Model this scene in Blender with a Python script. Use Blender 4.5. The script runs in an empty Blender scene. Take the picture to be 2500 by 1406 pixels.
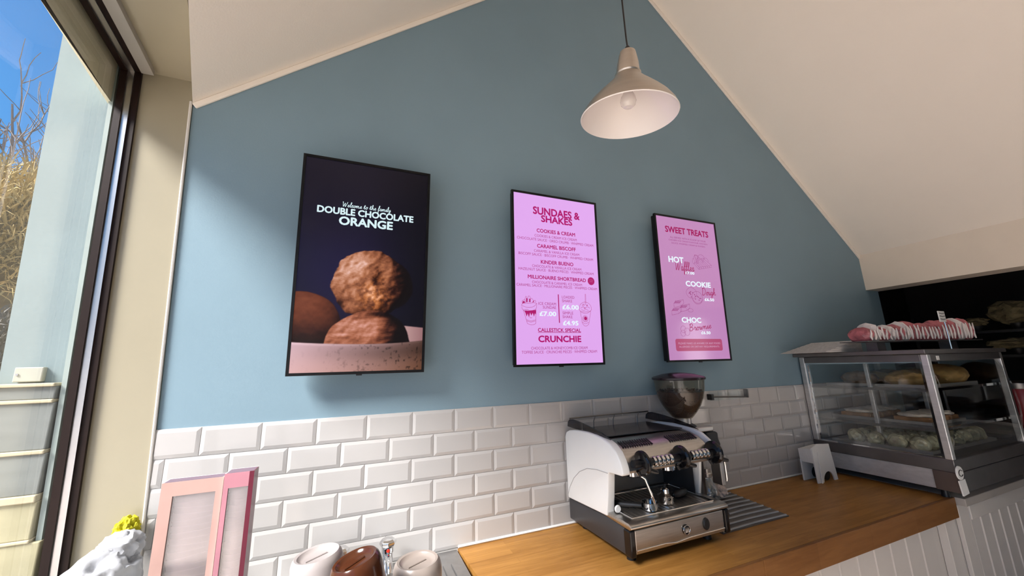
import bpy, bmesh, math, random
import numpy as np
from mathutils import Vector, Matrix, noise

random.seed(7)
scene = bpy.context.scene
COL = scene.collection
PI = math.pi

# ------------------------------------------------------------------ camera
cam_data = bpy.data.cameras.new('camera')
cam = bpy.data.objects.new('camera', cam_data)
COL.objects.link(cam)
cam_data.sensor_width = 36.0
cam_data.lens = 903.0 / 2500.0 * 36.0
cam_data.clip_start = 0.02
cam_data.clip_end = 400
RIGHT = (0.92595861, -0.37669105, -0.02654238)
DOWN = (0.05297849, 0.19917757, -0.97853031)
FWD = (0.37389026, 0.9046724, 0.20438671)
cam.matrix_world = Matrix((
    (RIGHT[0], -DOWN[0], -FWD[0], 0.15074819),
    (RIGHT[1], -DOWN[1], -FWD[1], -1.87374197),
    (RIGHT[2], -DOWN[2], -FWD[2], 1.71203009),
    (0, 0, 0, 1)))
scene.camera = cam

# ------------------------------------------------------------------ world, sun, exposure
SUN_STRENGTH = 12.5
SKY_STRENGTH = 0.9
world = bpy.data.worlds.new('sky')
scene.world = world
world.use_nodes = True
wn = world.node_tree.nodes
wl = world.node_tree.links
for n in list(wn):
    wn.remove(n)
w_out = wn.new('ShaderNodeOutputWorld')
w_bg = wn.new('ShaderNodeBackground')
w_tc = wn.new('ShaderNodeTexCoord')
w_sep = wn.new('ShaderNodeSeparateXYZ')
w_ramp = wn.new('ShaderNodeValToRGB')
wl.new(w_tc.outputs['Generated'], w_sep.inputs[0])
wl.new(w_sep.outputs['Z'], w_ramp.inputs[0])
cr = w_ramp.color_ramp
cr.elements[0].position = 0.0
cr.elements[0].color = (0.62, 0.76, 0.92, 1)
cr.elements[1].position = 0.75
cr.elements[1].color = (0.10, 0.36, 0.92, 1)
e = cr.elements.new(0.28)
e.color = (0.15, 0.50, 1.12, 1)
wl.new(w_ramp.outputs[0], w_bg.inputs[0])
w_bg.inputs[1].default_value = SKY_STRENGTH
wl.new(w_bg.outputs[0], w_out.inputs[0])

sun_data = bpy.data.lights.new('sun', 'SUN')
sun_data.energy = SUN_STRENGTH
sun_data.angle = math.radians(21)
sun_data.color = (1.0, 0.95, 0.925)
sun = bpy.data.objects.new('sun', sun_data)
COL.objects.link(sun)
sun.location = (-8, -5, 9)
sun.rotation_euler = Vector((2.0, 1.05, -2.10)).to_track_quat('-Z', 'Y').to_euler()

scene.view_settings.view_transform = 'Standard'
scene.view_settings.look = 'None'
scene.view_settings.exposure = 0.18
scene.view_settings.gamma = 1.0
scene.view_settings.use_curve_mapping = False


# ------------------------------------------------------------------ helpers
def s2l(c):
    c = c / 255.0
    return c / 12.92 if c <= 0.04045 else ((c + 0.055) / 1.055) ** 2.4


def rgb(r, g, b):
    return (s2l(r), s2l(g), s2l(b), 1.0)


MATS = {}


def mat(name, col, rough=0.6, metal=0.0, var=0.06, scale=6.0, bump=0.0, bscale=80.0,
        stretch=(1, 1, 1), spec=0.5, coat=0.0, emit=None, estr=1.0, trans=0.0, alpha=1.0, ior=1.45):
    if name in MATS:
        return MATS[name]
    m = bpy.data.materials.new(name)
    m.use_nodes = True
    nt = m.node_tree
    b = nt.nodes['Principled BSDF']
    b.inputs['Roughness'].default_value = rough
    b.inputs['Metallic'].default_value = metal
    b.inputs['Specular IOR Level'].default_value = spec
    b.inputs['Coat Weight'].default_value = coat
    b.inputs['Coat Roughness'].default_value = 0.08
    b.inputs['Transmission Weight'].default_value = trans
    b.inputs['Alpha'].default_value = alpha
    b.inputs['IOR'].default_value = ior
    if emit:
        b.inputs['Emission Color'].default_value = emit
        b.inputs['Emission Strength'].default_value = estr
    tc = nt.nodes.new('ShaderNodeTexCoord')
    mp = nt.nodes.new('ShaderNodeMapping')
    mp.inputs['Scale'].default_value = stretch
    nt.links.new(tc.outputs['Object'], mp.inputs[0])
    nz = nt.nodes.new('ShaderNodeTexNoise')
    nz.inputs['Scale'].default_value = scale
    nz.inputs['Detail'].default_value = 4
    nt.links.new(mp.outputs[0], nz.inputs['Vector'])
    rp = nt.nodes.new('ShaderNodeValToRGB')
    rp.color_ramp.elements[0].position = 0.3
    rp.color_ramp.elements[1].position = 0.7
    rp.color_ramp.elements[0].color = tuple(max(0, c * (1 - var)) for c in col[:3]) + (1,)
    rp.color_ramp.elements[1].color = tuple(min(1, c * (1 + var)) for c in col[:3]) + (1,)
    nt.links.new(nz.outputs['Fac'], rp.inputs[0])
    nt.links.new(rp.outputs[0], b.inputs['Base Color'])
    if bump > 0:
        n2 = nt.nodes.new('ShaderNodeTexNoise')
        n2.inputs['Scale'].default_value = bscale
        nt.links.new(mp.outputs[0], n2.inputs['Vector'])
        bp = nt.nodes.new('ShaderNodeBump')
        bp.inputs['Strength'].default_value = bump
        bp.inputs['Distance'].default_value = 0.01
        nt.links.new(n2.outputs['Fac'], bp.inputs['Height'])
        nt.links.new(bp.outputs[0], b.inputs['Normal'])
    MATS[name] = m
    return m


def glass_mat(name, tint=(1, 1, 1), refl=0.08, rough=0.02, dens=0.0, dcol=(0.1, 0.1, 0.1)):
    """thin sheet: see-through, fresnel gloss, optional smoke"""
    if name in MATS:
        return MATS[name]
    m = bpy.data.materials.new(name)
    m.use_nodes = True
    nt = m.node_tree
    for n in list(nt.nodes):
        nt.nodes.remove(n)
    out = nt.nodes.new('ShaderNodeOutputMaterial')
    tr = nt.nodes.new('ShaderNodeBsdfTransparent')
    tr.inputs[0].default_value = tuple(tint) + (1,)
    gl = nt.nodes.new('ShaderNodeBsdfGlossy')
    gl.inputs['Roughness'].default_value = rough
    gl.inputs[0].default_value = (1, 1, 1, 1)
    lw = nt.nodes.new('ShaderNodeLayerWeight')
    lw.inputs[0].default_value = 0.5
    pw = nt.nodes.new('ShaderNodeMath')
    pw.operation = 'POWER'
    pw.inputs[1].default_value = 5.0
    nt.links.new(lw.outputs['Facing'], pw.inputs[0])
    ml = nt.nodes.new('ShaderNodeMath')
    ml.operation = 'MULTIPLY_ADD'
    ml.inputs[1].default_value = 0.7
    ml.inputs[2].default_value = refl
    ml.use_clamp = True
    nt.links.new(pw.outputs[0], ml.inputs[0])
    mx = nt.nodes.new('ShaderNodeMixShader')
    nt.links.new(ml.outputs[0], mx.inputs[0])
    src = tr.outputs[0]
    if dens > 0:
        df = nt.nodes.new('ShaderNodeBsdfDiffuse')
        df.inputs[0].default_value = tuple(dcol) + (1,)
        m2 = nt.nodes.new('ShaderNodeMixShader')
        m2.inputs[0].default_value = dens
        nt.links.new(tr.outputs[0], m2.inputs[1])
        nt.links.new(df.outputs[0], m2.inputs[2])
        src = m2.outputs[0]
    nt.links.new(src, mx.inputs[1])
    nt.links.new(gl.outputs[0], mx.inputs[2])
    nt.links.new(mx.outputs[0], out.inputs[0])
    MATS[name] = m
    return m


class MB:
    """collects shapes in world coordinates, builds ONE mesh object"""

    def __init__(self):
        self.v = []
        self.f = []

    def add(self, vs, fs):
        o = len(self.v)
        self.v += [tuple(p) for p in vs]
        self.f += [tuple(i + o for i in f) for f in fs]
        return self

    def box(self, x0, x1, y0, y1, z0, z1):
        vs = [(x, y, z) for z in (z0, z1) for y in (y0, y1) for x in (x0, x1)]
        return self.hexa(vs)

    def hexa(self, vs):
        """8 points: bottom (00,10,01,11) then top"""
        return self.add(vs, [(0, 2, 3, 1), (4, 5, 7, 6), (0, 1, 5, 4), (2, 6, 7, 3), (0, 4, 6, 2), (1, 3, 7, 5)])

    def prism(self, poly, axis, a, b):
        """poly: list of 2D points in the two other axes (in xyz order), extruded along axis a..b"""
        def P(p, t):
            if axis == 0:
                return (t, p[0], p[1])
            if axis == 1:
                return (p[0], t, p[1])
            return (p[0], p[1], t)
        n = len(poly)
        vs = [P(p, a) for p in poly] + [P(p, b) for p in poly]
        fs = [tuple(range(n))[::-1], tuple(range(n, 2 * n))]
        fs += [(i, (i + 1) % n, n + (i + 1) % n, n + i) for i in range(n)]
        return self.add(vs, fs)

    def tube(self, pts, r, seg=10, cap=True, closed=False):
        pts = [Vector(p) for p in pts]
        rs = r if isinstance(r, (list, tuple)) else [r] * len(pts)
        vs = []
        up = None
        n = len(pts)
        for i, p in enumerate(pts):
            if closed:
                t = (pts[(i + 1) % n] - pts[i - 1])
            else:
                t = (pts[min(i + 1, n - 1)] - pts[max(i - 1, 0)])
            t.normalize()
            if up is None:
                up = Vector((0, 0, 1)) if abs(t.z) < 0.9 else Vector((0, 1, 0))
            a = t.cross(up)
            if a.length < 1e-6:
                a = t.orthogonal()
            a.normalize()
            b = a.cross(t).normalized()
            up = b
            for k in range(seg):
                th = 2 * PI * k / seg
                vs.append(p + (a * math.cos(th) + b * math.sin(th)) * rs[i])
        fs = []
        m = n if closed else n - 1
        for i in range(m):
            for k in range(seg):
                j = (i + 1) % n
                fs.append((i * seg + k, i * seg + (k + 1) % seg, j * seg + (k + 1) % seg, j * seg + k))
        if cap and not closed:
            fs.append(tuple(range(seg))[::-1])
            fs.append(tuple(range((n - 1) * seg, n * seg)))
        return self.add(vs, fs)

    def lathe(self, prof, c, seg=32, axis=(0, 0, 1), cap0=False, cap1=False):
        """prof: (radius, height) list, spun about axis through c"""
        ax = Vector(axis).normalized()
        a = ax.orthogonal().normalized()
        b = ax.cross(a).normalized()
        c = Vector(c)
        vs = []
        for r, h in prof:
            for k in range(seg):
                th = 2 * PI * k / seg
                vs.append(c + ax * h + (a * math.cos(th) + b * math.sin(th)) * r)
        fs = []
        for i in range(len(prof) - 1):
            for k in range(seg):
                fs.append((i * seg + k, i * seg + (k + 1) % seg, (i + 1) * seg + (k + 1) % seg, (i + 1) * seg + k))
        if cap0:
            fs.append(tuple(range(seg))[::-1])
        if cap1:
            fs.append(tuple(range((len(prof) - 1) * seg, len(prof) * seg)))
        return self.add(vs, fs)

    def cyl(self, c0, c1, r, seg=20):
        c0, c1 = Vector(c0), Vector(c1)
        return self.lathe([(r, 0), (r, (c1 - c0).length)], c0, seg, c1 - c0, True, True)

    def lump(self, c, size, sub=3, amp=0.15, freq=3.0, seed=0.0, ridge=False, flat=False, octv=4):
        bm = bmesh.new()
        bmesh.ops.create_icosphere(bm, subdivisions=sub, radius=1.0)
        vs = []
        for v in bm.verts:
            p = v.co.copy()
            n = noise.fractal(p * freq + Vector((seed, seed * 2.3, -seed)), 1.0, 2.0, octv)
            if ridge:
                n = 1 - 2 * abs(n)
            p = p * (1 + amp * n)
            if flat and p.z < -0.75:
                p.z = -0.75
            vs.append((c[0] + p.x * size[0], c[1] + p.y * size[1], c[2] + p.z * size[2]))
        bm.verts.index_update()
        fs = [tuple(v.index for v in f.verts) for f in bm.faces]
        bm.free()
        return self.add(vs, fs)

    def build(self, name, material, parent=None, smooth=False, bevel=0.0, bseg=2, auto=None):
        L = Vector((0, 0, 0))
        if parent is not None:
            L = Vector(WL.get(parent.name, (0, 0, 0)))
        me = bpy.data.meshes.new(name)
        me.from_pydata([(p[0] - L.x, p[1] - L.y, p[2] - L.z) for p in self.v], [], self.f)
        bm = bmesh.new()
        bm.from_mesh(me)
        bmesh.ops.recalc_face_normals(bm, faces=bm.faces)
        if bevel > 0:
            es = [e for e in bm.edges if len(e.link_faces) == 2 and e.calc_face_angle(0) > 0.6]
            bmesh.ops.bevel(bm, geom=es, offset=bevel, segments=bseg, affect='EDGES', profile=0.5, clamp_overlap=True)
        bm.to_mesh(me)
        bm.free()
        if smooth:
            me.polygons.foreach_set('use_smooth', [True] * len(me.polygons))
            me.set_sharp_from_angle(angle=auto if auto else math.radians(35))
        me.materials.append(material)
        o = bpy.data.objects.new(name, me)
        COL.objects.link(o)
        if parent is not None:
            o.parent = parent
            WL[o.name] = tuple(L)
        return o


WL = {}


def tag(o, label, cat, group=None):
    o['label'] = label
    o['category'] = cat
    if group:
        o['group'] = group
    return o


def thing(name, label, cat, loc=(0, 0, 0), group=None):
    o = bpy.data.objects.new(name, None)
    o.empty_display_size = 0.05
    COL.objects.link(o)
    o.location = loc
    WL[o.name] = tuple(loc)
    return tag(o, label, cat, group)


def struct(o, label=None, cat=None):
    o['kind'] = 'structure'
    if label:
        o['label'] = label
    if cat:
        o['category'] = cat
    return o


def link_copy(src, name, loc, parent=None):
    o = bpy.data.objects.new(name, src)
    COL.objects.link(o)
    o.location = loc
    if parent is not None:
        o.parent = parent
    return o


# ------------------------------------------------------------------ materials
M_BLUE = mat('wall_blue_paint', (0.214, 0.318, 0.382), 0.55, var=0.03, scale=2.0, bump=0.035, bscale=140, spec=0.35)
M_CEIL = mat('ceiling_paint', (0.93, 0.86, 0.765), 0.7, var=0.02, scale=1.5, bump=0.05, bscale=120)
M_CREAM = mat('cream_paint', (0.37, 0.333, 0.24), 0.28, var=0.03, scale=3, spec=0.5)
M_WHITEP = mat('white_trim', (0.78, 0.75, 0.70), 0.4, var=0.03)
M_TILE = mat('glazed_tile', (0.495, 0.483, 0.472), 0.07, var=0.015, scale=1.7, spec=0.6, bump=0.02, bscale=14)
M_GROUT = mat('grout', (0.62, 0.60, 0.57), 0.9, var=0.05, scale=60)
M_STEEL = mat('brushed_steel', (0.52, 0.50, 0.475), 0.30, 1.0, var=0.10, scale=12, stretch=(1, 14, 14))
M_STEELD = mat('dark_steel', (0.20, 0.195, 0.19), 0.38, 1.0, var=0.10, scale=12)
M_CHROME = mat('chrome', (0.78, 0.78, 0.78), 0.08, 1.0, var=0.03)
M_ALU = mat('aluminium_frame', (0.60, 0.58, 0.56), 0.33, 1.0, var=0.04)
M_BROWN = mat('dark_brown_gasket', (0.016, 0.008, 0.006), 0.5, var=0.1, spec=0.25)
M_BLACK = mat('black_plastic', (0.012, 0.012, 0.013), 0.35, var=0.1)
M_BLACKG = mat('black_gloss', (0.006, 0.006, 0.007), 0.12, var=0.1)
M_CHAR = mat('charcoal_plastic', (0.035, 0.035, 0.038), 0.35, var=0.08)
M_WPLAST = mat('white_plastic', (0.80, 0.81, 0.80), 0.3, var=0.02)
M_BOARD = mat('white_painted_board', (0.66, 0.635, 0.60), 0.38, var=0.03, scale=5, stretch=(1, 1, 0.2))
M_FLOOR = mat('floor_vinyl', (0.80, 0.66, 0.55), 0.45, var=0.10, scale=3, stretch=(6, 0.7, 1))
M_DARK = mat('kitchen_shade_black', (0.006, 0.006, 0.007), 0.7, var=0.1)  # the unlit room's darkness is put into this near-black
M_GLASS = glass_mat('window_glass', (0.95, 0.955, 0.95), 0.05)
M_CGLASS = glass_mat('case_glass', (0.97, 0.985, 0.98), 0.09, 0.03)
M_SMOKE = glass_mat('smoked_acrylic', (0.28, 0.28, 0.32), 0.05, 0.03)


def wood_mat(name, c1, c2, scale=1.0):
    m = bpy.data.materials.new(name)
    m.use_nodes = True
    nt = m.node_tree
    b = nt.nodes['Principled BSDF']
    b.inputs['Roughness'].default_value = 0.38
    b.inputs['Specular IOR Level'].default_value = 0.18
    tc = nt.nodes.new('ShaderNodeTexCoord')
    mp = nt.nodes.new('ShaderNodeMapping')
    mp.inputs['Scale'].default_value = (1.3 * scale, 14 * scale, 14 * scale)
    nt.links.new(tc.outputs['Object'], mp.inputs[0])
    nz = nt.nodes.new('ShaderNodeTexNoise')
    nz.inputs['Scale'].default_value = 3.0
    nz.inputs['Detail'].default_value = 7
    nz.inputs['Roughness'].default_value = 0.65
    nz.inputs['Distortion'].default_value = 0.6
    nt.links.new(mp.outputs[0], nz.inputs['Vector'])
    br = nt.nodes.new('ShaderNodeTexBrick')
    br.inputs['Scale'].default_value = 1.0
    br.inputs['Brick Width'].default_value = 0.42
    br.inputs['Row Height'].default_value = 0.042
    br.inputs['Mortar Size'].default_value = 0.0006
    br.inputs['Color1'].default_value = (0.38, 0.38, 0.38, 1)
    br.inputs['Color2'].default_value = (0.62, 0.62, 0.62, 1)
    br.inputs['Mortar'].default_value = (0.3, 0.3, 0.3, 1)
    nt.links.new(tc.outputs['Object'], br.inputs['Vector'])
    mx = nt.nodes.new('ShaderNodeMix')
    mx.data_type = 'RGBA'
    mx.inputs[0].default_value = 0.42
    nt.links.new(nz.outputs['Color'], mx.inputs[6])
    nt.links.new(br.outputs['Color'], mx.inputs[7])
    rp = nt.nodes.new('ShaderNodeValToRGB')
    rp.color_ramp.elements[0].position = 0.36
    rp.color_ramp.elements[1].position = 0.64
    rp.color_ramp.elements[0].color = c1
    rp.color_ramp.elements[1].color = c2
    nt.links.new(mx.outputs[2], rp.inputs[0])
    nt.links.new(rp.outputs[0], b.inputs['Base Color'])
    MATS[name] = m
    return m


M_OAK = wood_mat('oak_worktop', (0.225, 0.098, 0.021, 1), (0.44, 0.222, 0.058, 1))
M_OAKE = wood_mat('oak_edge', (0.15, 0.060, 0.016, 1), (0.25, 0.115, 0.036, 1))

# ================================================================== STRUCTURE
SL = 0.8511                       # ceiling slope
RX, RZ = 1.866, 2.893 + 0.8511 * (1.866 + 0.598)
RS = (RZ - 2.626) / (4.495 - RX)   # right slope


def cornx(z):                     # left end of the gable wall (slightly out of plumb)
    return -0.598 + 0.041 * (2.893 - z)


def frx(z):                       # window frame line at the jamb
    return -0.78 + 0.0369 * (3.0 - z)


YB = -5.2
# gable wall
gw = MB().prism([(cornx(0) - 0.0, 0), (4.68, 0), (4.68, 2.60), (4.56, 2.70), (RX, RZ + 0.05), (cornx(2.9) + 0.0, 2.94)], 1, 0.0, 0.16)
wall_gable = struct(gw.build('wall_gable', M_BLUE), 'blue painted gable wall above the white tiles', 'wall')
# ceilings
ce = [(0.16, 0.0), (0.0, 0.0), (-0.6, 0.27 * 0.6), (YB, 0.27 * 0.6 + 0.12 * (-YB - 0.6))]


def ceil_z(x):
    return 2.893 + SL * (x + 0.598)


mb = MB()
TH = 0.16
vs = []
for y, dx in ce:
    xe = -0.598 + dx
    for x in (xe, RX):
        vs.append((x, y, ceil_z(x)))
        vs.append((x, y, ceil_z(x) + TH))
fs = []
for i in range(3):
    a = i * 4
    b = a + 4
    fs += [(a, a + 2, b + 2, b), (a + 1, b + 1, b + 3, a + 3), (a, b, b + 1, a + 1), (a + 2, a + 3, b + 3, b + 2)]
fs += [(0, 1, 3, 2), (12, 14, 15, 13)]
mb.add(vs, fs)
struct(mb.build('ceiling', M_CEIL), 'pale sloping ceiling rising from the window side', 'ceiling')
mb = MB().prism([(RX, RZ), (4.50, 2.622), (4.50, 2.80), (RX, RZ + TH)], 1, YB, 0.16)
struct(mb.build('ceiling', M_CEIL), 'pale sloping ceiling coming down to the beam', 'ceiling')
# beam at the right, underside at 2.31
mb = MB().box(4.48, 4.70, YB, 0.16, 2.306, 2.80)
struct(mb.build('trim_1', mat('beam_paint', (0.80, 0.71, 0.60), 0.65, var=0.02)), 'cream boxed beam over the dark opening', 'beam')
# ceiling joint battens on the gable
mb = MB()
d = Vector((RX + 0.598, 0, RZ - 2.893)).normalized()
nrm = Vector((d.z, 0, -d.x))
a = Vector((-0.598, 0, 2.893))
b = Vector((RX, 0, RZ))
for p0, p1 in ((a, b),):
    q = [p0, p1, p1 + nrm * 0.026, p0 + nrm * 0.026]
    mb.prism([(v.x, v.z) for v in q], 1, -0.012, 0.0)
struct(mb.build('trim_2', M_CEIL, bevel=0.004), 'narrow ceiling batten on the left slope', 'trim')
mb = MB()
a = Vector((RX, 0, RZ))
b = Vector((4.495, 0, 2.626))
d = (b - a).normalized()
nrm = Vector((d.z, 0, -d.x))
if nrm.z > 0:
    nrm = -nrm
q = [a, b, b + nrm * 0.03, a + nrm * 0.03]
mb.prism([(v.x, v.z) for v in q], 1, -0.014, 0.0)
struct(mb.build('trim_3', M_CEIL, bevel=0.004), 'narrow ceiling batten on the right slope', 'trim')

# ---------------- left wall with the big window (plan skewed by WS)
WS = 0.12
ZS, ZH = 0.93, 3.0               # sill and head heights
T1 = 4.9                         # far end of the window opening
TS = 0.95                        # unseen full-height glazing beyond this, added to get light onto the floor


def wp(t, off, z, base=frx):
    return (base(z) + off + WS * t, -t, z)


def wbox(mb, t0, t1, o0, o1, z0, z1, base=frx):
    vs = [wp(t, o, z, base) for z in (z0, z1) for t in (t0, t1) for o in (o0, o1)]
    return mb.hexa(vs)


def wallx(z):
    return cornx(z)


# jamb reveal beside the gable wall
mb = MB()
vs = []
for z in (0.0, 3.02):
    for y in (-0.008, 0.16):
        for x in (frx(z) - 0.082, cornx(z) - 0.0005):
            vs.append((x, y, z))
mb.hexa(vs)
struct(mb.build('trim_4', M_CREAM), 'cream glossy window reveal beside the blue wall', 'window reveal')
# corner bead
mb = MB()
mb.tube([(cornx(0.9) - 0.004, -0.007, 0.9), (cornx(2.9) - 0.004, -0.007, 2.9)], 0.0055, 8)
struct(mb.build('trim_5', M_WHITEP, smooth=True), 'thin pale corner bead between reveal and wall', 'trim')
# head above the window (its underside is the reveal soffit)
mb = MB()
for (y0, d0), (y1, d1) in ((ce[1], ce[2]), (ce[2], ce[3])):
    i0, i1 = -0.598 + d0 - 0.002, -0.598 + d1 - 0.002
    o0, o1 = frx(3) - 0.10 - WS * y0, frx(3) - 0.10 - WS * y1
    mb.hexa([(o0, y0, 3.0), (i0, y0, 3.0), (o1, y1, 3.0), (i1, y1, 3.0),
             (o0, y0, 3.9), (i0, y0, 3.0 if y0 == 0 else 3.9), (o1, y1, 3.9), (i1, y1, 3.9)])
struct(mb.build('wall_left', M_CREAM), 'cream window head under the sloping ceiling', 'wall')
mb = MB()
wbox(mb, -0.16, TS, -0.10, 0.22, 0.0, ZS - 0.03)
struct(mb.build('wall_left', M_WHITEP), 'pale low wall below the big window', 'wall')
mb = MB()
wbox(mb, T1, -YB, -0.10, 0.20, 0.0, 3.0)
struct(mb.build('wall_left', M_WHITEP), 'pale wall end beyond the added unseen glazing', 'wall')
mb = MB()
wbox(mb, 0.0, TS, -0.16, 0.23, ZS - 0.03, ZS)
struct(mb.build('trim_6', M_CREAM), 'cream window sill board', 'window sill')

# window frame parts
win = struct(bpy.data.objects.new('window_1', None), 'large fixed window with brown and aluminium frame', 'window')
COL.objects.link(win)
for nm, o0, o1, p, m_ in (('inner_gasket', -0.021, 0.0, 0.016, M_BROWN), ('frame_bar', -0.042, -0.021, 0.022, M_ALU), ('outer_gasket', -0.064, -0.042, 0.028, M_BROWN)):
    mb = MB()
    wbox(mb, 0.006, 0.006 + p, o0, o1, ZS, ZH - 0.002)                # jamb at the gable
    wbox(mb, T1 - p, T1, o0, o1, 0.0, ZH - 0.002)                     # far jamb
    wbox(mb, 0.006, T1, o0, o1, ZH - p, ZH - 0.001)                   # head
    wbox(mb, 0.006, TS, o0, o1, ZS, ZS + p)                           # sill
    wbox(mb, TS + p, T1, o0, o1, 0.0, 0.03)                           # threshold
    for tm in (TS + 0.03, 2.27, 3.58):
        wbox(mb, tm - p, tm + p, o0, o1, 0.0, ZH - 0.002)             # mullions
    mb.build(nm, m_, win)
for ta, tb_, zb_ in ((0.012, TS + 0.025, ZS + 0.002), (TS + 0.035, 2.265, 0.03), (2.275, 3.575, 0.03), (3.585, T1 - 0.002, 0.03)):
    mb = MB()
    wbox(mb, ta, tb_, -0.073, -0.065, zb_, ZH - 0.003)
    mb.build('pane', M_GLASS, win)
mb = MB()
wbox(mb, 0.006, 0.024, -0.088, -0.074, ZS, ZH - 0.002)
mb.build('glazing_bead', mat('bead_grey_green', (0.34, 0.40, 0.37), 0.5), win)
mb = MB()
wbox(mb, 0.035, T1 - 0.05, 0.004, 0.046, ZH - 0.028, ZH - 0.001)
mb.build('blind_rail', mat('rail_grey', (0.42, 0.40, 0.36), 0.5, 0.2), win)

# back wall
mb = MB()
mb.prism([(-0.6, 0), (4.7, 0), (4.7, 2.7), (RX, RZ + 0.1), (-0.6, 3.0)], 1, YB - 0.15, YB)
struct(mb.build('wall_back', M_BLUE), 'blue painted back wall', 'wall')

# right wall behind the counter run, with a glazed door
mb = MB()
mb.box(4.48, 4.62, -1.97, -1.35, 0, 2.306)
mb.box(4.48, 4.62, YB, -2.48, 0, 2.306)
mb.box(4.48, 4.62, -2.48, -1.97, 2.24, 2.306)
struct(mb.build('wall_right', M_BLUE), 'blue side wall with a glazed door', 'wall')
dr = struct(bpy.data.objects.new('door_1', None), 'narrow glazed side door', 'door')
COL.objects.link(dr)
mb = MB()
mb.box(4.53, 4.58, -2.48, -2.43, 0, 2.24).box(4.53, 4.58, -2.02, -1.97, 0, 2.24)
mb.box(4.53, 4.58, -2.43, -2.02, 2.18, 2.24).box(4.53, 4.58, -2.43, -2.02, 0, 0.25)
mb.build('door_frame', M_ALU, dr)
MB().box(4.55, 4.558, -2.43, -2.02, 0.25, 2.18).build('pane', M_GLASS, dr)

# floor and the dark kitchen
struct(MB().box(-0.85, 4.7, YB - 0.15, 0.16, -0.1, 0.0).build('floor', M_FLOOR), 'warm brown shop floor', 'floor')
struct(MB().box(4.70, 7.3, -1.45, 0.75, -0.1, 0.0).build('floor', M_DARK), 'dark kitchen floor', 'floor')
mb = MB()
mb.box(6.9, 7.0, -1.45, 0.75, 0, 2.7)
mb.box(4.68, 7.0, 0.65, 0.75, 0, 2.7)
mb.box(4.62, 7.0, -1.45, -1.36, 0, 2.7)  # unseen partition, added to keep daylight out of the kitchen
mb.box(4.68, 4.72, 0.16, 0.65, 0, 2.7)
struct(mb.build('wall_kitchen', M_DARK), 'walls of the unlit kitchen, its darkness put into their black', 'wall')
struct(MB().box(4.70, 7.0, -1.45, 0.75, 2.6, 2.7).build('ceiling', M_DARK), 'ceiling of the unlit kitchen, its darkness put into the black', 'ceiling')

# outside ground
struct(MB().box(-60, -0.9, -40, 60, -0.30, -0.15).build('ground', mat('outdoor_paving', (0.72, 0.62, 0.53), 0.9, var=0.15, scale=1.2)), 'pale paving outside the window', 'ground')
struct(MB().box(-0.9, 60, -40, YB - 0.2, -0.30, -0.15).build('ground', MATS['outdoor_paving']), 'pale paving in front of the shop', 'ground')

struct(MB().box(12.0, 12.3, -16, -4, -0.15, 4.5).build('wall_reflector', mat('white_render', (.78, .75, .70), .8)), 'added white wall out of view, a bright surface for the right screen to reflect', 'wall')  # unseen wall added as a bright reflection for the right-hand screen
struct(MB().box(4.75, 60, YB - 0.2, 60, -0.30, -0.15).build('ground', MATS['outdoor_paving']), 'pale paving beside the shop', 'ground')
# ---------------- wall tiles
TZ = 1.5092
rows = [(TZ - 0.1063, TZ), (TZ - 0.2063, TZ - 0.1063), (TZ - 0.3063, TZ - 0.2063), (TZ - 0.4063, TZ - 0.3063), (TZ - 0.5063, TZ - 0.4063), (0.900, TZ - 0.5063)]
backing = MB().prism([(cornx(0.9), 0.88), (4.40, 0.88), (4.40, TZ), (cornx(TZ), TZ)], 1, -0.003, 0.004)
tb = backing.build('grout', M_GROUT, wall_gable)
tile_cache = {}


def tile_mesh(w, h, cl, cr_, rnd):
    key = (round(w, 3), round(h, 3), cl, cr_, rnd)
    if key in tile_cache:
        return tile_cache[key]
    g = 0.0009
    bv = 0.0135
    t0, t1 = 0.0045, 0.0075
    x0, x1, z0, z1 = g, w - g, g, h - g
    xi0 = x0 if cl else x0 + bv
    xi1 = x1 if cr_ else x1 - bv
    r = random.Random(rnd)
    k = [r.uniform(-0.0003, 0.0003) for _ in range(4)]
    vs = [(x0, 0.004, z0), (x1, 0.004, z0), (x1, 0.004, z1), (x0, 0.004, z1),
          (x0, -t0, z0), (x1, -t0, z0), (x1, -t0, z1), (x0, -t0, z1),
          (xi0, -t1 + k[0], z0 + bv), (xi1, -t1 + k[1], z0 + bv), (xi1, -t1 + k[2], z1 - bv), (xi0, -t1 + k[3], z1 - bv)]
    fs = [(0, 3, 2, 1), (0, 1, 5, 4), (1, 2, 6, 5), (2, 3, 7, 6), (3, 0, 4, 7),
          (4, 5, 9, 8), (5, 6, 10, 9), (6, 7, 11, 10), (7, 4, 8, 11), (8, 9, 10, 11)]
    me = bpy.data.meshes.new('tile')
    me.from_pydata(vs, [], fs)
    bm = bmesh.new()
    bm.from_mesh(me)
    bmesh.ops.recalc_face_normals(bm, faces=bm.faces)
    bm.to_mesh(me)
    bm.free()
    me.materials.append(M_TILE)
    tile_cache[key] = me
    return me


for ri, (z0, z1) in enumerate(rows):
    off = 0.0 if ri % 2 == 0 else 0.1
    left = cornx((z0 + z1) / 2) + 0.004
    x = off - 0.8
    while x < 4.39:
        x0, x1 = x, min(x + 0.2, 4.40)
        x += 0.2
        if x1 <= left + 0.01:
            continue
        cl = x0 < left
        crt = x1 >= 4.399
        x0 = max(x0, left)
        me = tile_mesh(x1 - x0, z1 - z0, cl, crt, random.randint(0, 4))
        link_copy(me, 'tile', (x0, -0.001, z0), wall_gable)

# white sealant bead along the worktop
mb = MB().tube([(0.62, -0.010, 0.904), (3.36, -0.010, 0.904)], 0.006, 6)
struct(mb.build('trim_7', M_WPLAST), 'white sealant bead where tiles meet the worktop', 'sealant')

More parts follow.
